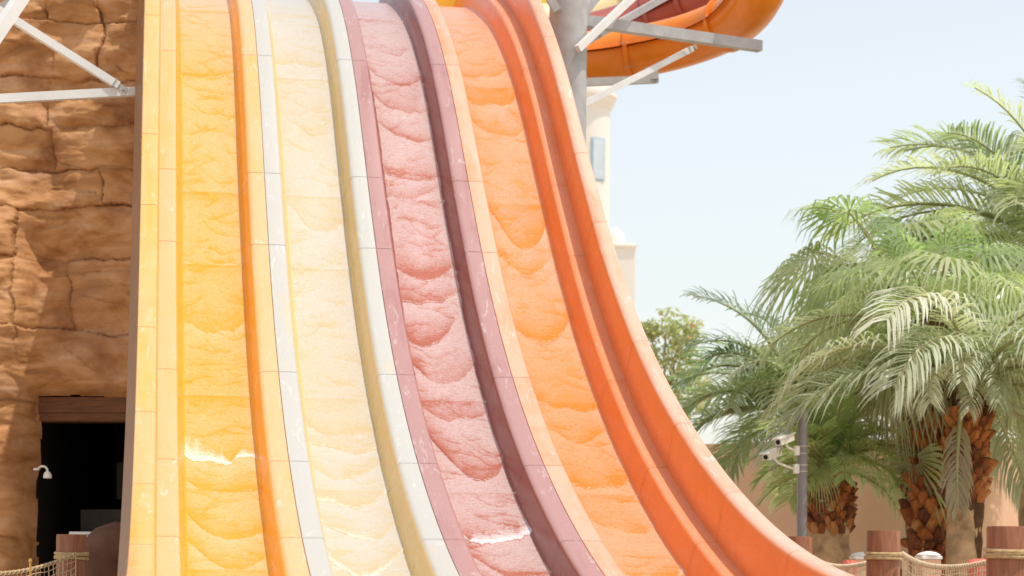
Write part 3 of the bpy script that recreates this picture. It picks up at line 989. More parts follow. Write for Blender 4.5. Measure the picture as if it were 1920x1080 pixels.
for src, w, z0, z1 in ((mb, 0.3, 0, H0), (mt_, 0.38, H0 - 0.0, H0 + 0.07)):
    for i, p in enumerate(ctr):
        d = (ctr[min(i + 1, len(ctr) - 1)] - ctr[max(i - 1, 0)]).normalized()
        s = Vector((d.y, -d.x, 0))
        o_ = p - ctr[0]
        src.v += [o_ + s * w / 2 + Vector((0, 0, z0)), o_ + s * w / 2 + Vector((0, 0, z1)), o_ - s * w / 2 + Vector((0, 0, z1)), o_ - s * w / 2 + Vector((0, 0, z0))]
    for i in range(len(ctr) - 1):
        for j in range(3):
            src.f.append((i * 4 + j, (i + 1) * 4 + j, (i + 1) * 4 + j + 1, i * 4 + j + 1))
    L_ = (len(ctr) - 1) * 4
    src.f += [(0, 1, 2, 3), (L_ + 3, L_ + 2, L_ + 1, L_)]
mb.build('wall_face', M_PEACH, pw, True)
mt_.build('coping', M_PEACH, pw, True)

# ================================================================== PALMS
def leafmat(name, cols, trans=0.62, rough=0.28):
    m, nt, b = mat(name)
    v = coords(nt)
    oi = N(nt, 'ObjectInfo')
    n = noise(nt, v, 3.0, 3)
    f = mth(nt, 'ADD', mth(nt, 'MULTIPLY', n, 0.6), mth(nt, 'MULTIPLY', oi.outputs['Random'], 0.55))
    r = ramp(nt, [(0.2 + 0.6 * i / (len(cols) - 1), c) for i, c in enumerate(cols)])
    nt.links.new(f, r.inputs[0])
    nt.links.new(r.outputs[0], b.inputs['Base Color'])
    b.inputs['Roughness'].default_value = rough
    b.inputs['IOR'].default_value = 1.45
    tr = N(nt, 'BsdfTranslucent')
    nt.links.new(mixc(nt, 1.0, r.outputs[0], (1.0, 1.08, 0.62), 'MULTIPLY'), tr.inputs[0])
    mx = N(nt, 'MixShader')
    mx.inputs[0].default_value = trans
    nt.links.new(b.outputs[0], mx.inputs[1])
    nt.links.new(tr.outputs[0], mx.inputs[2])
    nt.links.new(mx.outputs[0], nt.nodes['Material Output'].inputs['Surface'])
    return m


M_DATE = leafmat('date_palm_leaf', [(0.28, 0.35, 0.24), (0.47, 0.52, 0.38), (0.66, 0.67, 0.53)])
M_DATE2 = leafmat('deep_green_palm_leaf', [(0.20, 0.29, 0.20), (0.38, 0.46, 0.33), (0.60, 0.63, 0.48)])
M_FAN = leafmat('fan_palm_leaf', [(0.25, 0.36, 0.17), (0.43, 0.53, 0.30), (0.66, 0.68, 0.47)])
M_DRY = leafmat('dry_palm_leaf', [(0.30, 0.25, 0.15), (0.42, 0.36, 0.24), (0.50, 0.43, 0.29)], 0.3, 0.6)
M_PALE = leafmat('pale_sage_palm_leaf', [(0.42, 0.47, 0.33), (0.58, 0.60, 0.46), (0.72, 0.71, 0.58)], 0.35, 0.4)
M_PALEG = leafmat('light_yellow_green_leaf', [(0.34, 0.46, 0.22), (0.50, 0.60, 0.32), (0.64, 0.67, 0.42)])
M_RACHIS = simple('leaf_stalk', (0.34, 0.33, 0.15), 0.5, 0.2)
M_BOOT, nt, b = mat('orange_brown_leaf_base')
v = coords(nt, (1, 1, 0.35))
oi = N(nt, 'ObjectInfo')
f = mth(nt, 'ADD', mth(nt, 'MULTIPLY', noise(nt, v, 34.0, 6, 0.7), 0.7), mth(nt, 'MULTIPLY', oi.outputs['Random'], 0.5))
r = ramp(nt, [(0.30, (0.07, 0.022, 0.008)), (0.55, (0.26, 0.075, 0.018)), (0.80, (0.44, 0.16, 0.036)), (0.95, (0.52, 0.33, 0.16))])
nt.links.new(f, r.inputs[0])
nt.links.new(r.outputs[0], b.inputs['Base Color'])
b.inputs['Roughness'].default_value = 0.8
bump(nt, b, noise(nt, v, 60.0, 4), 0.6, 0.01)
M_BARK = simple('palm_bark', (0.48, 0.32, 0.18), 0.9, 0.4, 6.0, 0, 0.8, 26)
M_BARK2 = simple('dark_palm_fibre', (0.10, 0.045, 0.018), 0.9, 0.5, 8.0, 0, 0.8, 30)


def pinnate(length, el0, droop, rs, n=46, leaf=0.42, vee=0.9, curl=0.35, mleaf=None):
    """date palm frond: arching stalk with two ranks of narrow leaflets; grows along +X"""
    q = random.Random(rs)
    K = 14
    pts, p, a = [], Vector((0, 0, 0)), el0
    side = q.uniform(-0.15, 0.15)
    for i in range(K + 1):
        pts.append(p.copy())
        t = i / K
        a2 = el0 - droop * (t ** 1.4)
        p = p + Vector((math.cos(a2), side * t, math.sin(a2))) * (length / K)
    mb = MB()
    mb.tube(pts, [0.030 * (1 - 0.85 * i / K) + 0.004 for i in range(K + 1)], 5, False)
    nstalk = len(mb.f)
    for i in range(n):
        t = 0.16 + 0.84 * (i + q.uniform(-.3, .3)) / n
        t = min(max(t, 0.1), 0.999)
        fi = t * K
        j = min(int(fi), K - 1)
        c = pts[j].lerp(pts[j + 1], fi - j)
        d = (pts[j + 1] - pts[j]).normalized()
        s = d.cross(Vector((0, 0, 1))).normalized()
        up = s.cross(d)
        ll = leaf * (0.55 + 0.9 * math.sin(math.pi * min(1, 0.12 + 0.80 * t))) * q.uniform(.85, 1.12)
        for sg in (-1, 1):
            fw = 0.55 + 0.75 * t + q.uniform(-.14, .14)
            dirv = (s * sg * 1.0 + d * fw + up * (vee * (0.55 + q.uniform(-.35, .35)))).normalized()
            w = 0.017 * q.uniform(.8, 1.2)
            wd = dirv.cross(up).normalized() * w
            tip = Vector((0, 0, -1)) * curl * ll
            m1 = c + dirv * ll * 0.45 + tip * 0.12
            m2 = c + dirv * ll * 0.8 + tip * 0.5
            e = c + dirv * ll + tip * 0.95
            mb.add([c - wd * .5, c + wd * .5, m1 + wd, m1 - wd, m2 + wd * .75, m2 - wd * .75, e], [(0, 1, 2, 3), (3, 2, 4, 5), (5, 4, 6)])
    me = mesh('frond', mb.v, mb.f, None, False)
    me.materials.append(M_RACHIS); me.materials.append(mleaf)
    me.polygons.foreach_set('material_index', [0] * nstalk + [1] * (len(mb.f) - nstalk))
    return me


def fan(stalk, el0, rs, rad=0.75, n=38, spread=2.15, droop=0.55, mleaf=None, tilt=0.5):
    """fan palm leaf: long stalk, joined pleated blade, split drooping tips; grows along +X"""
    q = random.Random(rs)
    mb = MB()
    K = 6
    pts, p = [], Vector((0, 0, 0))
    for i in range(K + 1):
        pts.append(p.copy())
        a = el0 - 0.5 * (i / K) ** 1.5
        p = p + Vector((math.cos(a), 0, math.sin(a))) * stalk / K
    mb.tube(pts, [0.022 - 0.012 * i / K for i in range(K + 1)], 5, False)
    ns = len(mb.f)
    c = pts[-1]
    d = (pts[-1] - pts[-2]).normalized()
    s = Vector((0, 1, 0))
    up = s.cross(d).normalized() * -1
    d2 = (d * math.cos(tilt) - up * math.sin(tilt)).normalized()     # blade hinges down from the stalk
    up2 = d2.cross(s).normalized()
    if up2.z < 0: up2 = -up2
    lst = []
    for i in range(n):
        a = -spread + 2 * spread * (i + q.uniform(-.25, .25)) / (n - 1)
        dr = (d2 * math.cos(a) + s * math.sin(a)).normalized()
        fold = up2 * (0.10 * rad if i % 2 else -0.02 * rad)
        L_ = rad * (1 - 0.28 * abs(a) / spread) * q.uniform(.9, 1.08)
        j1 = c + dr * L_ * 0.12
        j2 = c + dr * L_ * 0.55 + fold * .6 + Vector((0, 0, -1)) * droop * L_ * 0.10
        j3 = c + dr * L_ * 0.85 + Vector((0, 0, -1)) * droop * L_ * (0.30 + q.uniform(0, .15))
        j4 = c + dr * L_ * 1.02 + Vector((0, 0, -1)) * droop * L_ * (0.75 + q.uniform(0, .4))
        sd_ = dr.cross(up2).normalized()
        w = L_ * 0.55 * (2 * spread / n) * 0.5
        mb.add([j1 - sd_ * w * .2, j1 + sd_ * w * .2, j2 + sd_ * w * 1.02, j2 - sd_ * w * 1.02, j3 + sd_ * w * .55, j3 - sd_ * w * .55, j4], [(0, 1, 2, 3), (3, 2, 4, 5), (5, 4, 6)])
    me = mesh('fan_leaf', mb.v, mb.f)
    me.materials.append(M_RACHIS); me.materials.append(mleaf)
    me.polygons.foreach_set('material_index', [0] * ns + [1] * (len(mb.f) - ns))
    return me


def boot_mesh(w, h, d, rs):
    """cut leaf base: a broad flattened wedge, its lip standing off the trunk; +X is outwards"""
    q = random.Random(rs)
    z1 = h * q.uniform(.9, 1.1)
    vs = [(0, -w * .50, -h * .55), (0, w * .50, -h * .55), (d * .45, -w * .5, 0), (d * .75, 0, -h * .1), (d * .45, w * .5, 0),
          (d * 1.0, -w * .28, z1 * .5), (d * 1.25, 0, z1 * .48), (d * 1.0, w * .28, z1 * .52), (d * .55, -w * .25, z1 * .62), (d * .55, w * .25, z1 * .62), (-.02, -w * .4, z1 * .3), (-.02, w * .4, z1 * .3)]
    vs = [Vector(v_) + Vector((q.uniform(-.01, .01), q.uniform(-.01, .01), q.uniform(-.01, .01))) for v_ in vs]
    fs = [(0, 1, 3), (0, 3, 2), (1, 4, 3), (2, 3, 6, 5), (3, 4, 7, 6), (5, 6, 7, 9, 8), (2, 5, 8, 10), (4, 11, 9, 7), (8, 9, 11, 10), (0, 2, 10), (1, 11, 4)]
    return mesh('leaf_base', vs, fs, M_BOOT)


BOOTS = [boot_mesh(0.155, 0.19, 0.10, i) for i in range(4)]


def trunk(root, h, r0, r1, boots_from=None, boots_to=None, bark=None, lean=(0, 0), bs=1.0):
    mb = MB()
    K = 26
    prof = []
    n = 18
    for i in range(K + 1):
        t = i / K
        r_ = r0 + (r1 - r0) * t + 0.012 * math.sin(i * 2.1) + (0.10 * r0 * math.exp(-t * 12))
        for j in range(n):
            a = 2 * math.pi * j / n
            rr = r_ * (1 + 0.05 * math.sin(a * 5 + i) + rnd.uniform(-.03, .03))
            mb.v.append(Vector((lean[0] * t + rr * math.cos(a), lean[1] * t + rr * math.sin(a), h * t)))
    for i in range(K):
        for j in range(n):
            mb.f.append((i * n + j, i * n + (j + 1) % n, (i + 1) * n + (j + 1) % n, (i + 1) * n + j))
    mb.f.append(tuple(K * n + j for j in range(n)))
    mb.build('trunk', bark or M_BARK, root, True)
    if boots_from is not None:
        z, row = boots_from, 0
        while z < boots_to:
            t = z / h
            r_ = r0 + (r1 - r0) * t
            nn_ = int(8 / bs + .5)
            for j in range(nn_):
                a = 2 * math.pi * (j + 0.5 * (row % 2)) / nn_ + rnd.uniform(-.06, .06) + PSI
                if math.sin(a) > 0.45: continue           # nothing of the far side is seen
                o = link('leaf_base', rnd.choice(BOOTS), root)
                o.location = (lean[0] * t + r_ * 0.95 * math.cos(a), lean[1] * t + r_ * 0.95 * math.sin(a), z + rnd.uniform(-.02, .02))
                o.rotation_euler = (rnd.uniform(-.3, .3), rnd.uniform(-.25, .3), a)
                sc_ = rnd.uniform(.85, 1.15) * bs
                o.scale = (sc_ * rnd.uniform(.6, 1.6), sc_ * rnd.uniform(.8, 1.15), sc_ * rnd.uniform(.75, 1.2))
            z += 0.105 * bs
            row += 1


def leaf_set(root, top, meshes, specs, name):
    """specs: (mesh index, azimuth, scale, roll)"""
    for mi, az, sc_, rl in specs:
        o = link(name, meshes[mi], root)
        o.location = top
        o.rotation_euler = (rl, 0, az)
        o.scale = (sc_,) * 3


def ring_specs(classes, rs, az0=0.0):
    """classes: list of (mesh indices, count)"""
    q = random.Random(rs)
    out = []
    g_ = 2.39996
    i = 0
    for idxs, cnt in classes:
        for c_ in range(cnt):
            out.append((q.choice(idxs), az0 + i * g_ + q.uniform(-.25, .25), q.uniform(.85, 1.12), q.uniform(-.35, .35)))
            i += 1
    return out


R = math.radians
DATE = [pinnate(3.1, R(e), R(dr), 10 + i, n=60, leaf=.5, mleaf=M_DATE) for i, (e, dr) in enumerate([(80, 60), (66, 80), (50, 85), (34, 80), (16, 75), (-6, 60), (-32, 45)])]
DATEG = [pinnate(2.2, R(e), R(dr), 30 + i, mleaf=M_DATE2) for i, (e, dr) in enumerate([(78, 75), (62, 95), (46, 95), (30, 85), (10, 75), (-12, 55)])]
PALE = [pinnate(2.6, R(e), R(dr), 50 + i, leaf=0.46, curl=0.6, mleaf=M_PALE) for i, (e, dr) in enumerate([(50, 100), (34, 105), (18, 95), (0, 75), (-24, 55)])]
FANS = [fan(0.95, R(e), 70 + i, tilt=tl, droop=dp, mleaf=M_FAN) for i, (e, tl, dp) in enumerate([(84, .3, .4), (66, .5, .5), (48, .6, .6), (30, .7, .7), (10, .8, .8), (-14, .9, .8), (-45, .6, .6), (-68, .3, .4)])]
FDRY = [fan(0.8, R(e), 90 + i, tilt=tl, droop=dp, mleaf=M_DRY) for i, (e, tl, dp) in enumerate([(-30, .8, .9), (-55, .5, .8)])]


def zpx(py, dep, px):
    return P(px, py, dep).z


# fan palm with the orange brown criss-cross trunk
d1 = 24.6
g1 = ground(1741, d1)
p1 = empty('fan_palm', g1)
tag(p1, 'fan palm with thick orange-brown trunk covered in diamond leaf bases', 'palm')
h1 = zpx(600, d1, 1741)
trunk(p1, h1, 0.215, 0.20, 0.0, zpx(735, d1, 1741), M_BARK2)
leaf_set(p1, (0, 0, h1), FANS, ring_specs([((0, 1), 5), ((2, 3), 8), ((3, 4), 7), ((5,), 2)], 5), 'fan_leaf')
# the hanging leaves in front of and left of its trunk
for mi, az, zz_, sc_ in ((7, -1.75, 672, .8), (7, 3.75, 772, 1.0), (6, -2.3, 620, .7)):
    o = link('fan_leaf', FANS[mi], p1)
    o.location = (0.12 * math.cos(az), 0.12 * math.sin(az), zpx(zz_, d1, 1741) + .35)
    o.rotation_euler = (0, 0, az); o.scale = (sc_,) * 3
leaf_set(p1, (0, 0, h1 - .1), FDRY, ring_specs([((0,), 5)], 8), 'dry_leaf')

# date palm just right of it, trunk pale below and shaggy above
d2 = 23.8
g2 = ground(1806, d2)
p2 = empty('date_palm', g2)
tag(p2, 'date palm with smooth pale lower trunk and drooping sage fronds', 'palm')
h2 = zpx(722, d2, 1812)
trunk(p2, h2, 0.185, 0.19, zpx(930, d2, 1806), zpx(775, d2, 1806), M_BARK2, (0.06, 0), .8)
MB().lathe([(0.215, 0), (0.2, 0.6), (0.196, zpx(945, d2, 1806)), (0.17, zpx(938, d2, 1806))], 24, cap=False).build('smooth_lower_trunk', M_BARK, p2, True)
leaf_set(p2, (0.06, 0, h2), PALE, [q_ for q_ in ring_specs([((0,), 7), ((1,), 8), ((2,), 8), ((3,), 9), ((4,), 8)], 15, 0.4) if q_[0] < 3 and not (q_[0] == 2 and math.sin(q_[1]) < -.3 and math.cos(q_[1]) < .2) or q_[0] > 2 and math.cos(q_[1]) > .35], 'frond')
leaf_set(p2, (0.06, -0.05, h2 + 0.05), PALE, [(2, -1.2, .5, .2), (3, -1.9, .36, -.2), (3, -0.7, .5, 0), (2, -2.5, .55, .3), (3, -1.5, .36, .3), (2, -1.65, .45, -.3), (1, -2.0, .55, 0), (1, -1.1, .55, .2), (2, -2.8, .5, .1)], 'frond')
o = link('dry_frond', pinnate(1.15, R(-66), R(22), 77, n=26, leaf=.17, curl=.9, mleaf=M_DRY), p2)
o.location = (-0.12, -0.2, zpx(775, d2, 1795)); o.rotation_euler = (0, 0, -2.2)

# shorter palm by the camera pole
d3 = 25.0
g3 = ground(1556, d3)
p3 = empty('date_palm', g3)
tag(p3, 'short palm with grey-brown trunk and light green crown, right of the camera pole', 'palm')
h3 = zpx(880, d3, 1556)
trunk(p3, h3, 0.20, 0.25, zpx(990, d3, 1556), zpx(905, d3, 1556), M_BARK, (0, 0), .6)
leaf_set(p3, (0, 0, h3), [pinnate(1.5, R(e), R(dr), 120 + i, n=40, leaf=.34, mleaf=M_PALEG) for i, (e, dr) in enumerate([(80, 60), (60, 85), (40, 90), (20, 80), (-5, 55)])],
         [(a_, b_, c_ * .75, e_) for a_, b_, c_, e_ in ring_specs([((0,), 7), ((1,), 8), ((2,), 9), ((3,), 6), ((4,), 3)], 25, 1.0)], 'frond')
leaf_set(p3, (0, 0, h3), FANS, [(3, -1.3, .5, 0), (4, -2.2, .5, .1)], 'fan_leaf')
MB().bar((-0.20, -0.22, zpx(938, d3, 1556)), (0.10, -0.25, zpx(985, d3, 1556)), 0.05, 0.04).build('cut_stalk', M_RACHIS, p3)

# deep green date palm behind, arching to the left
d4 = 29.5
g4 = ground(1545, d4)
p4 = empty('date_palm', g4)
tag(p4, 'deep green date palm arching over the slide rim, left of the camera pole', 'palm')
h4 = zpx(775, d4, 1500)
off4 = (P(1490, 700, d4) - P(1545, 700, d4))
trunk(p4, h4, 0.16, 0.15, None, None, M_BARK, (off4.x, off4.y))
leaf_set(p4, (off4.x, off4.y, h4), DATEG, ring_specs([((0,), 5), ((1,), 7), ((2,), 9), ((3,), 9), ((4,), 8), ((5,), 6)], 35, 2.0), 'frond')

# tall date palm whose crown leans in from the right edge
d5 = 28.0
g5 = ground(1985, d5)
p5 = empty('date_palm', g5)
tag(p5, 'tall date palm reaching in from the right edge, highest fronds in view', 'palm')
h5 = zpx(470, d5, 1960)
trunk(p5, h5, 0.2, 0.18, None, None, M_BARK)
leaf_set(p5, (0, 0, h5), DATE, ring_specs([((0,), 6), ((1,), 8), ((2,), 10), ((3,), 10), ((4,), 9), ((5,), 7), ((6,), 4)], 45, 0.9), 'frond')
# second, lower palm by the right edge behind
d6 = 31.0
g6 = ground(1930, d6)
p6 = empty('date_palm', g6)
tag(p6, 'dark bushy palm at the right edge above the peach wall', 'palm')
h6 = zpx(680, d6, 1930)
trunk(p6, h6, 0.16, 0.15, None, None, M_BARK)
leaf_set(p6, (0, 0, h6), DATEG, ring_specs([((0,), 6), ((1,), 8), ((2,), 9), ((3,), 9), ((4,), 8), ((5,), 6)], 55, 0.2), 'frond')
# fan palm behind, between
d7 = 27.0
g7 = ground(1748, d7)
off7 = P(1672, 535, d7) - P(1748, 535, d7)
p7 = empty('fan_palm', g7)
tag(p7, 'taller green fan palm behind, its leaves standing against the sky', 'palm')
h7 = zpx(535, d7, 1672)
trunk(p7, h7, 0.15, 0.14, None, None, M_BARK2, (off7.x, off7.y))
leaf_set(p7, (off7.x, off7.y, h7), FANS, [(a_, b_, c_ * 1.2, e_) for a_, b_, c_, e_ in ring_specs([((0, 1), 5), ((2, 3), 9), ((4,), 7), ((5,), 4)], 65, 0.5)], 'fan_leaf')

# small leafy tree left, behind the slide rim
M_TREE = leafmat('light_green_leaf', [(0.34, 0.40, 0.19), (0.46, 0.50, 0.27), (0.58, 0.58, 0.36)], 0.6)
d8 = 40.0
g8 = ground(1240, d8)
t8 = empty('flowering_tree', g8)
tag(t8, 'small airy pale green tree with orange blossoms beside the slide rim', 'tree')
mb = MB()
top8 = zpx(700, d8, 1240)
mb.tube([(0, 0, 0), (0.1, 0, top8 * .5), (0, 0, top8)], [.14, .1, .05], 8)
lf, fl_ = MB(), MB()
q = random.Random(3)
for (cx_, cy_, r_) in [(1250, 612, 34), (1290, 625, 30), (1275, 665, 32), (1225, 668, 26), (1215, 620, 18), (1300, 700, 34), (1250, 720, 40), (1230, 770, 50), (1310, 750, 40), (1200, 720, 30)]:
    c_ = P(cx_, cy_, d8) - g8
    rr = r_ * d8 / F
    mb.tube([Vector((0, 0, top8 * .7)), (Vector((0, 0, top8)) + c_) * .5, c_], [.03, .02, .008], 5)
    for i in range(260):
        d_ = Vector((q.gauss(0, 1), q.gauss(0, 1), q.gauss(0, 1))).normalized() * rr * q.random() ** .5 * 1.15
        c2 = c_ + d_
        a_ = Vector((q.gauss(0, 1), q.gauss(0, 1), q.gauss(0, 1))).normalized()
        b_ = a_.cross(Vector((q.gauss(0, 1), q.gauss(0, 1), q.gauss(0, 1)))).normalized()
        L_ = q.uniform(.05, .09)
        tgt = fl_ if q.random() < .012 else lf
        tgt.add([c2 - a_ * L_, c2 + b_ * L_ * .4, c2 + a_ * L_, c2 - b_ * L_ * .4], [(0, 1, 2, 3)])
mb.build('trunk', M_BARK, t8)
lf.build('crown', M_TREE, t8)
fl_.build('blossom', simple('orange_blossom', (0.75, 0.25, 0.05), .6), t8)

# ================================================================== CAMERA POLE
dp = 23.6
gp = ground(1503, dp)
pole = empty('camera_pole', gp)
M_POLE = simple('dark_grey_pole_paint', (0.25, 0.23, 0.23), 0.4, 0.1)
tag(pole, 'slim dark grey metal pole carrying two security cameras', 'pole')
MB().tube([(0, 0, 0), (0, 0, 2), (0, 0, zpx(768, dp, 1503))], 0.058, 20).build('shaft', M_POLE, pole, True)
MB().lathe([(0.14, 0), (0.14, 0.02), (0.07, 0.022), (0.065, 0.06)], 18).build('base_plate', M_POLE, pole)
M_STRAP = simple('steel_strap', (0.55, 0.50, 0.42), 0.4, .1)
for y_ in (837, 850, 872, 884):
    MB().lathe([(0.062, -0.006), (0.062, 0.006)], 20, (0, 0, zpx(y_, dp, 1503)), cap=False).build('strap', M_STRAP, pole, True)
for (tx, ty, mx_, my, lab) in ((1472, 824, 1494, 845, 'upper white box security camera on the grey pole'), (1449, 852, 1493, 879, 'lower white box security camera on the grey pole')):
    base = P(mx_, my, dp - 0.02)
    co = empty('security_camera', base)
    tag(co, lab, 'camera', 'security cameras on the pole')
    tgt = P(tx, ty, dp - 0.18) - base
    ax = (P(tx - 22, ty + 10, dp - 0.42) - P(tx + 22, ty - 8, dp)).normalized()
    sdv = ax.cross(Vector((0, 0, 1))).normalized()
    upv = sdv.cross(ax)
    MB().box((-0.03, -0.03, -0.055), (0.03, 0.03, 0.055), 0.006).build('mount', M_LAMPW, co)
    MB().tube([(0, 0, -0.01), tgt * .35 + Vector((0, 0, -.035)), tgt * .75 + Vector((0, 0, -.06)), tgt + upv * -0.03], 0.014, 8).build('arm', M_LAMPW, co, True)
    h_ = MB().bar(tgt - ax * 0.14, tgt + ax * 0.16, 0.085, 0.075, upv).build('housing', M_LAMPW, co)
    MB().bar(tgt - ax * 0.16 + upv * 0.045, tgt + ax * 0.20 + upv * 0.045, 0.105, 0.014, upv).build('sun_shield', M_LAMPW, co)
    MB().tube([tgt + ax * 0.155, tgt + ax * 0.168], 0.028, 14).build('lens', simple('dark_lens', (0.02, 0.02, 0.025), .1), co)

# ================================================================== ROPE FENCE
M_ROPE = simple('hemp_rope', (0.50, 0.36, 0.18), 0.85, 0.25, 30, 0, 0.6, 120)
M_ROPE2 = simple('pale_net_cord', (0.60, 0.47, 0.31), 0.85, 0.2, 30)


def post(px_, dep, ytop, dia, label, yb):
    g_ = ground(px_, dep)
    o = empty('fence_post', g_)
    tag(o, label, 'post', 'log posts of the rope fence')
    zt_ = zpx(ytop, dep, px_)
    r_ = dia / 2
    mb = MB()
    prof = [(r_ * 1.02, 0), (r_, .5), (r_ * .99, zt_ - .012), (r_ * .96, zt_), (0.0, zt_ + .001)]
    mb.lathe(prof, 32, cap=False)
    mb.build('log', M_POST, o, True)
    zb_ = zpx(yb, dep, px_)
    for i in range(3):
        pts = [(r_ * 1.05 * math.cos(a), r_ * 1.05 * math.sin(a), zb_ - .024 * i + .008 * math.sin(a + i * 2)) for a in np.linspace(0, 2 * math.pi, 33)]
        MB().tube(pts, 0.0135, 7, False).build('rope_turn', M_ROPE, o, True)
    return g_, zb_, r_


def net(a, za, ra, b_, zb_, rb, sag, label, zbot=0.25, cell=0.062):
    d = (b_ - a)
    L_ = d.length
    u = d / L_
    side = Vector((u.y, -u.x, 0))
    if side.y > 0: side = -side
    o = empty('rope_net', a)
    tag(o, label, 'net', 'cord nets between the log posts')
    f0, f1 = ra * .9, L_ - rb * .9

    def top(t):
        return za + (zb_ - za) * t - sag * 4 * t * (1 - t)

    def pt(t, w):
        z = top(t) * (1 - w) + zbot * w
        return u * (f0 + (f1 - f0) * t) + side * (ra * .95 * (1 - t) + rb * .95 * t - 0.06 * math.sin(math.pi * t)) + Vector((0, 0, z))
    n = int((f1 - f0) / cell)
    MB().tube([pt(i / 40, 0) for i in range(41)], 0.012, 7).build('top_rope', M_ROPE, o, True)
    # spiral lashing round the top rope
    lash = MB()
    pts = []
    for i in range(n * 10):
        t = i / (n * 10 - 1)
        a_ = t * n * 2 * math.pi
        pts.append(pt(t, 0) + side * math.cos(a_) * .017 + Vector((0, 0, math.sin(a_) * .017 - .004)))
    lash.tube(pts, 0.005, 4).build('lashing', M_ROPE2, o, True)
    nt_ = MB()
    K = max(4, int((za - zbot) / cell))
    for i in range(n + 1):
        t = i / n
        nt_.tube([pt(min(1, max(0, t + (.15 / n) * math.sin(q_ * 2.3 + i))), q_ / 8) for q_ in range(9)], 0.0042, 4, False)
    for r_ in range(1, K + 1):
        w = r_ / K
        nt_.tube([pt(i / 30, min(1, w + .006 * math.sin(i * 1.3 + r_))) for i in range(31)], 0.0042, 4, False)
    nt_.build('mesh_cords', M_ROPE2, o)
    return o


pa, za, ra = post(1498, 21.6, 1006, 0.28, 'far log fence post half hidden behind the orange rim, at the camera pole', 1044)
pb_, zb1, rb1 = post(1656, 17.1, 995, 0.28, 'middle log fence post with rope turns, in front of the palm trunks', 1037)
pc, zc, rc = post(1890, 13.5, 987, 0.282, 'nearest log fence post with rope turns, at the right edge', 1032)
pd, zd, rd = post(2230, 10.6, 975, 0.28, 'log fence post beyond the right edge', 1024)
net(pa, za, ra, pb_, zb1, rb1, 0.10, 'cord net sagging between far and middle log posts')
net(pb_, zb1, rb1, pc, zc, rc, 0.11, 'cord net sagging between the middle and the nearest right log post')
net(pc, zc, rc, pd, zd, rd, 0.11, 'cord net running off the right edge from the nearest log post')
pe, ze, re_ = post(134, 18.9, 1002, 0.28, 'dark log fence post in shade left of the slide', 1037)
pf, zf, rf = post(-190, 16.6, 1000, 0.28, 'log fence post beyond the left edge', 1042)
net(pf, zf, rf, pe, ze, re_, 0.16, 'cord net sagging in front of the rock facade at bottom left')
# brass stanchion
gs = ground(57, 17.2)
st = empty('brass_stanchion', gs)
M_BRASS = simple('brass', (0.75, 0.50, 0.14), 0.3, 0.1, 5, 0.7)
tag(st, 'thin brass stanchion with ball top behind the left net', 'stanchion')
zt_ = zpx(1054, 17.2, 57)
MB().tube([(0, 0, 0), (0, 0, zt_)], 0.008, 10).build('rod', M_BRASS, st, True)
MB().lathe([(0.002, -.02), (0.012, -.014), (0.016, 0), (0.012, .014), (0.002, .02)], 12, (0, 0, zt_ + .012)).build('ball_top', M_BRASS, st, True)
MB().lathe([(0.14, 0), (0.14, .012), (0.03, .03), (0.012, .05)], 20).build('foot', M_BRASS, st, True)
# white notice board and the brown rounded rock by the doorway
gb_ = P(157, YH, 20.6); gb_.z = 0
nb = empty('notice_board', gb_)
tag(nb, 'white notice board showing between the dark post and brown boulder', 'sign')
k_ = 20.6 / F
z0_, z1_ = zpx(1036, 20.6, 157), zpx(997, 20.6, 157)
M_BOARD = simple('white_board', (0.80, 0.79, 0.76), .5, .03)
MB().box((-27 * k_, -.015, z0_), (30 * k_, .015, z1_), .004).build('panel', M_BOARD, nb)
MB().box((-27 * k_, -.021, z0_ + .035), (30 * k_, -.0165, z0_ + .05)).build('yellow_line', simple('yellow_print', (.8, .55, .08), .5), nb)
MB().box((7 * k_, -.0205, z0_ + .09), (16 * k_, -.0168, z0_ + .17)).build('printed_figure', simple('grey_green_print', (.45, .55, .52), .5, .4, 60), nb)
MB().box((4 * k_, -.0205, z1_ - .035), (9 * k_, -.0168, z1_ - .025)).build('printed_caption', simple('grey_print', (.3, .3, .3), .5), nb)
MB().box((3 * k_, .017, 0), (14 * k_, .05, z0_ - .02)).build('board_leg', M_BOARD, nb)
gk = ground(205, 19.6)
M_BOULDER = simple('brown_rock', (0.13, 0.052, 0.026), 0.75, 0.35, 4, 0, 0.7, 12)
zk = zpx(977, 19.6, 205)
mb = MB()
n = 28
for i in range(29):
    t = i / 28
    zq = zk * t
    r_ = 0.30 * math.sqrt(max(0.0, 1 - max(0, (t - .80) / .20) ** 2.2)) * (1 + .03 * math.sin(i * .8)) + .06 * (1 - t)
    for j in range(n):
        a = 2 * math.pi * j / n
        rr = r_ * (1 + .05 * math.sin(3 * a + 4 * t) + .03 * math.sin(7 * a + 9 * t))
        mb.v.append(Vector((0.06 + rr * math.cos(a), rr * math.sin(a), zq)))
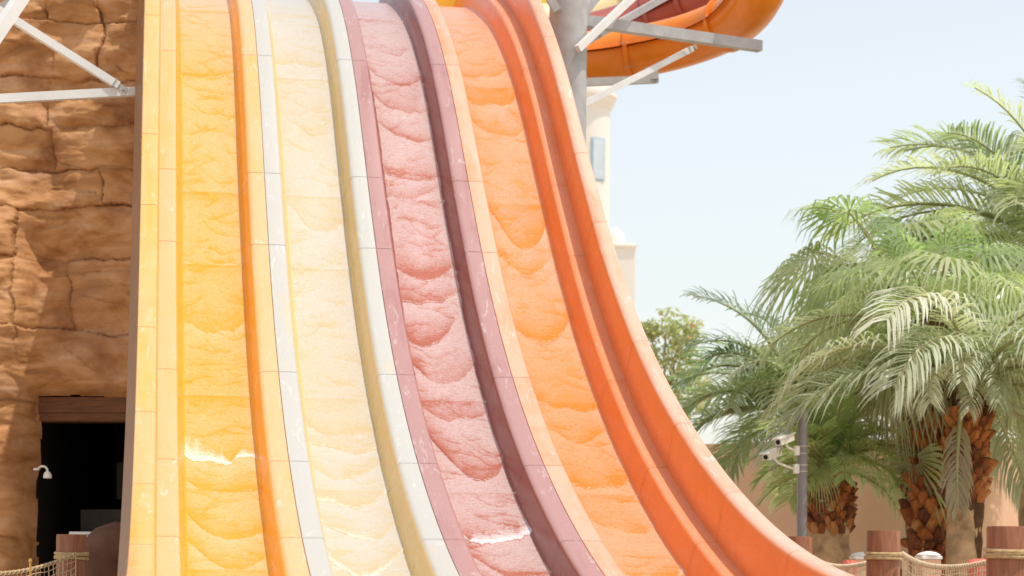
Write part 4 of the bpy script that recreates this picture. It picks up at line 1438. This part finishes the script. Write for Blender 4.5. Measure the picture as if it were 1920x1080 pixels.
for i in range(28):
    for j in range(n):
        mb.f.append((i * n + j, i * n + (j + 1) % n, (i + 1) * n + (j + 1) % n, (i + 1) * n + j))
mb.f.append(tuple(28 * n + j for j in range(n)))
o = mb.build('boulder', M_BOULDER, None, True)
o.location = gk
tag(o, 'tall dark brown rounded boulder against the foot of the slide', 'rock')

# ================================================================== SMALL THINGS BEYOND THE NET
M_CAP = simple('white_cap', (0.80, 0.77, 0.72), .6, .04)
for px_, dep, w_, lab in ((1741, 20.5, 40, 'peach pedestal with white domed cap in front of the thick palm trunk'), (1614, 22.5, 34, 'peach pedestal with white cap half hidden by the middle log post')):
    g_ = ground(px_, dep)
    o = empty('capped_pedestal', g_)
    tag(o, lab, 'pedestal', 'white capped pedestals')
    k_ = dep / F
    hw = w_ / 2 * k_
    zt_ = zpx(1049, dep, px_)
    MB().box((-hw * .9, -hw * .9, 0), (hw * .9, hw * .9, zt_), .006).build('shaft', M_PEACH, o)
    MB().box((-hw, -hw, zt_ + .002), (hw, hw, zt_ + .035), .006).build('cap_slab', M_CAP, o)
    MB().lathe([(hw * 1.12, 0), (hw * 1.12, .012), (hw * .8, .03), (hw * .35, .042), (.01, .046)], 24, (0, 0, zt_ + .037)).build('cap_dome', M_CAP, o, True)
M_RED = simple('red_plastic', (0.62, 0.13, 0.09), .45, .1)
for px_, dep, w_, yt, lab in ((1835, 19.5, 42, 1055, 'red plastic bin behind the net near the right post'), (1592, 22.0, 34, 1056, 'red plastic bin behind the net beside the orange rim')):
    g_ = ground(px_, dep)
    o = empty('plastic_bin', g_)
    tag(o, lab, 'bin', 'red bins beyond the net')
    k_ = dep / F; hw = w_ / 2 * k_
    zt_ = zpx(yt, dep, px_)
    MB().lathe([(hw * .8, 0), (hw * .95, zt_ * .95)], 20).build('body', M_RED, o, True)
    MB().lathe([(hw * 1.05, zt_ * .95 + .002), (hw * 1.05, zt_), (hw * .7, zt_ + .03), (.01, zt_ + .04)], 20).build('lid', M_RED, o, True)
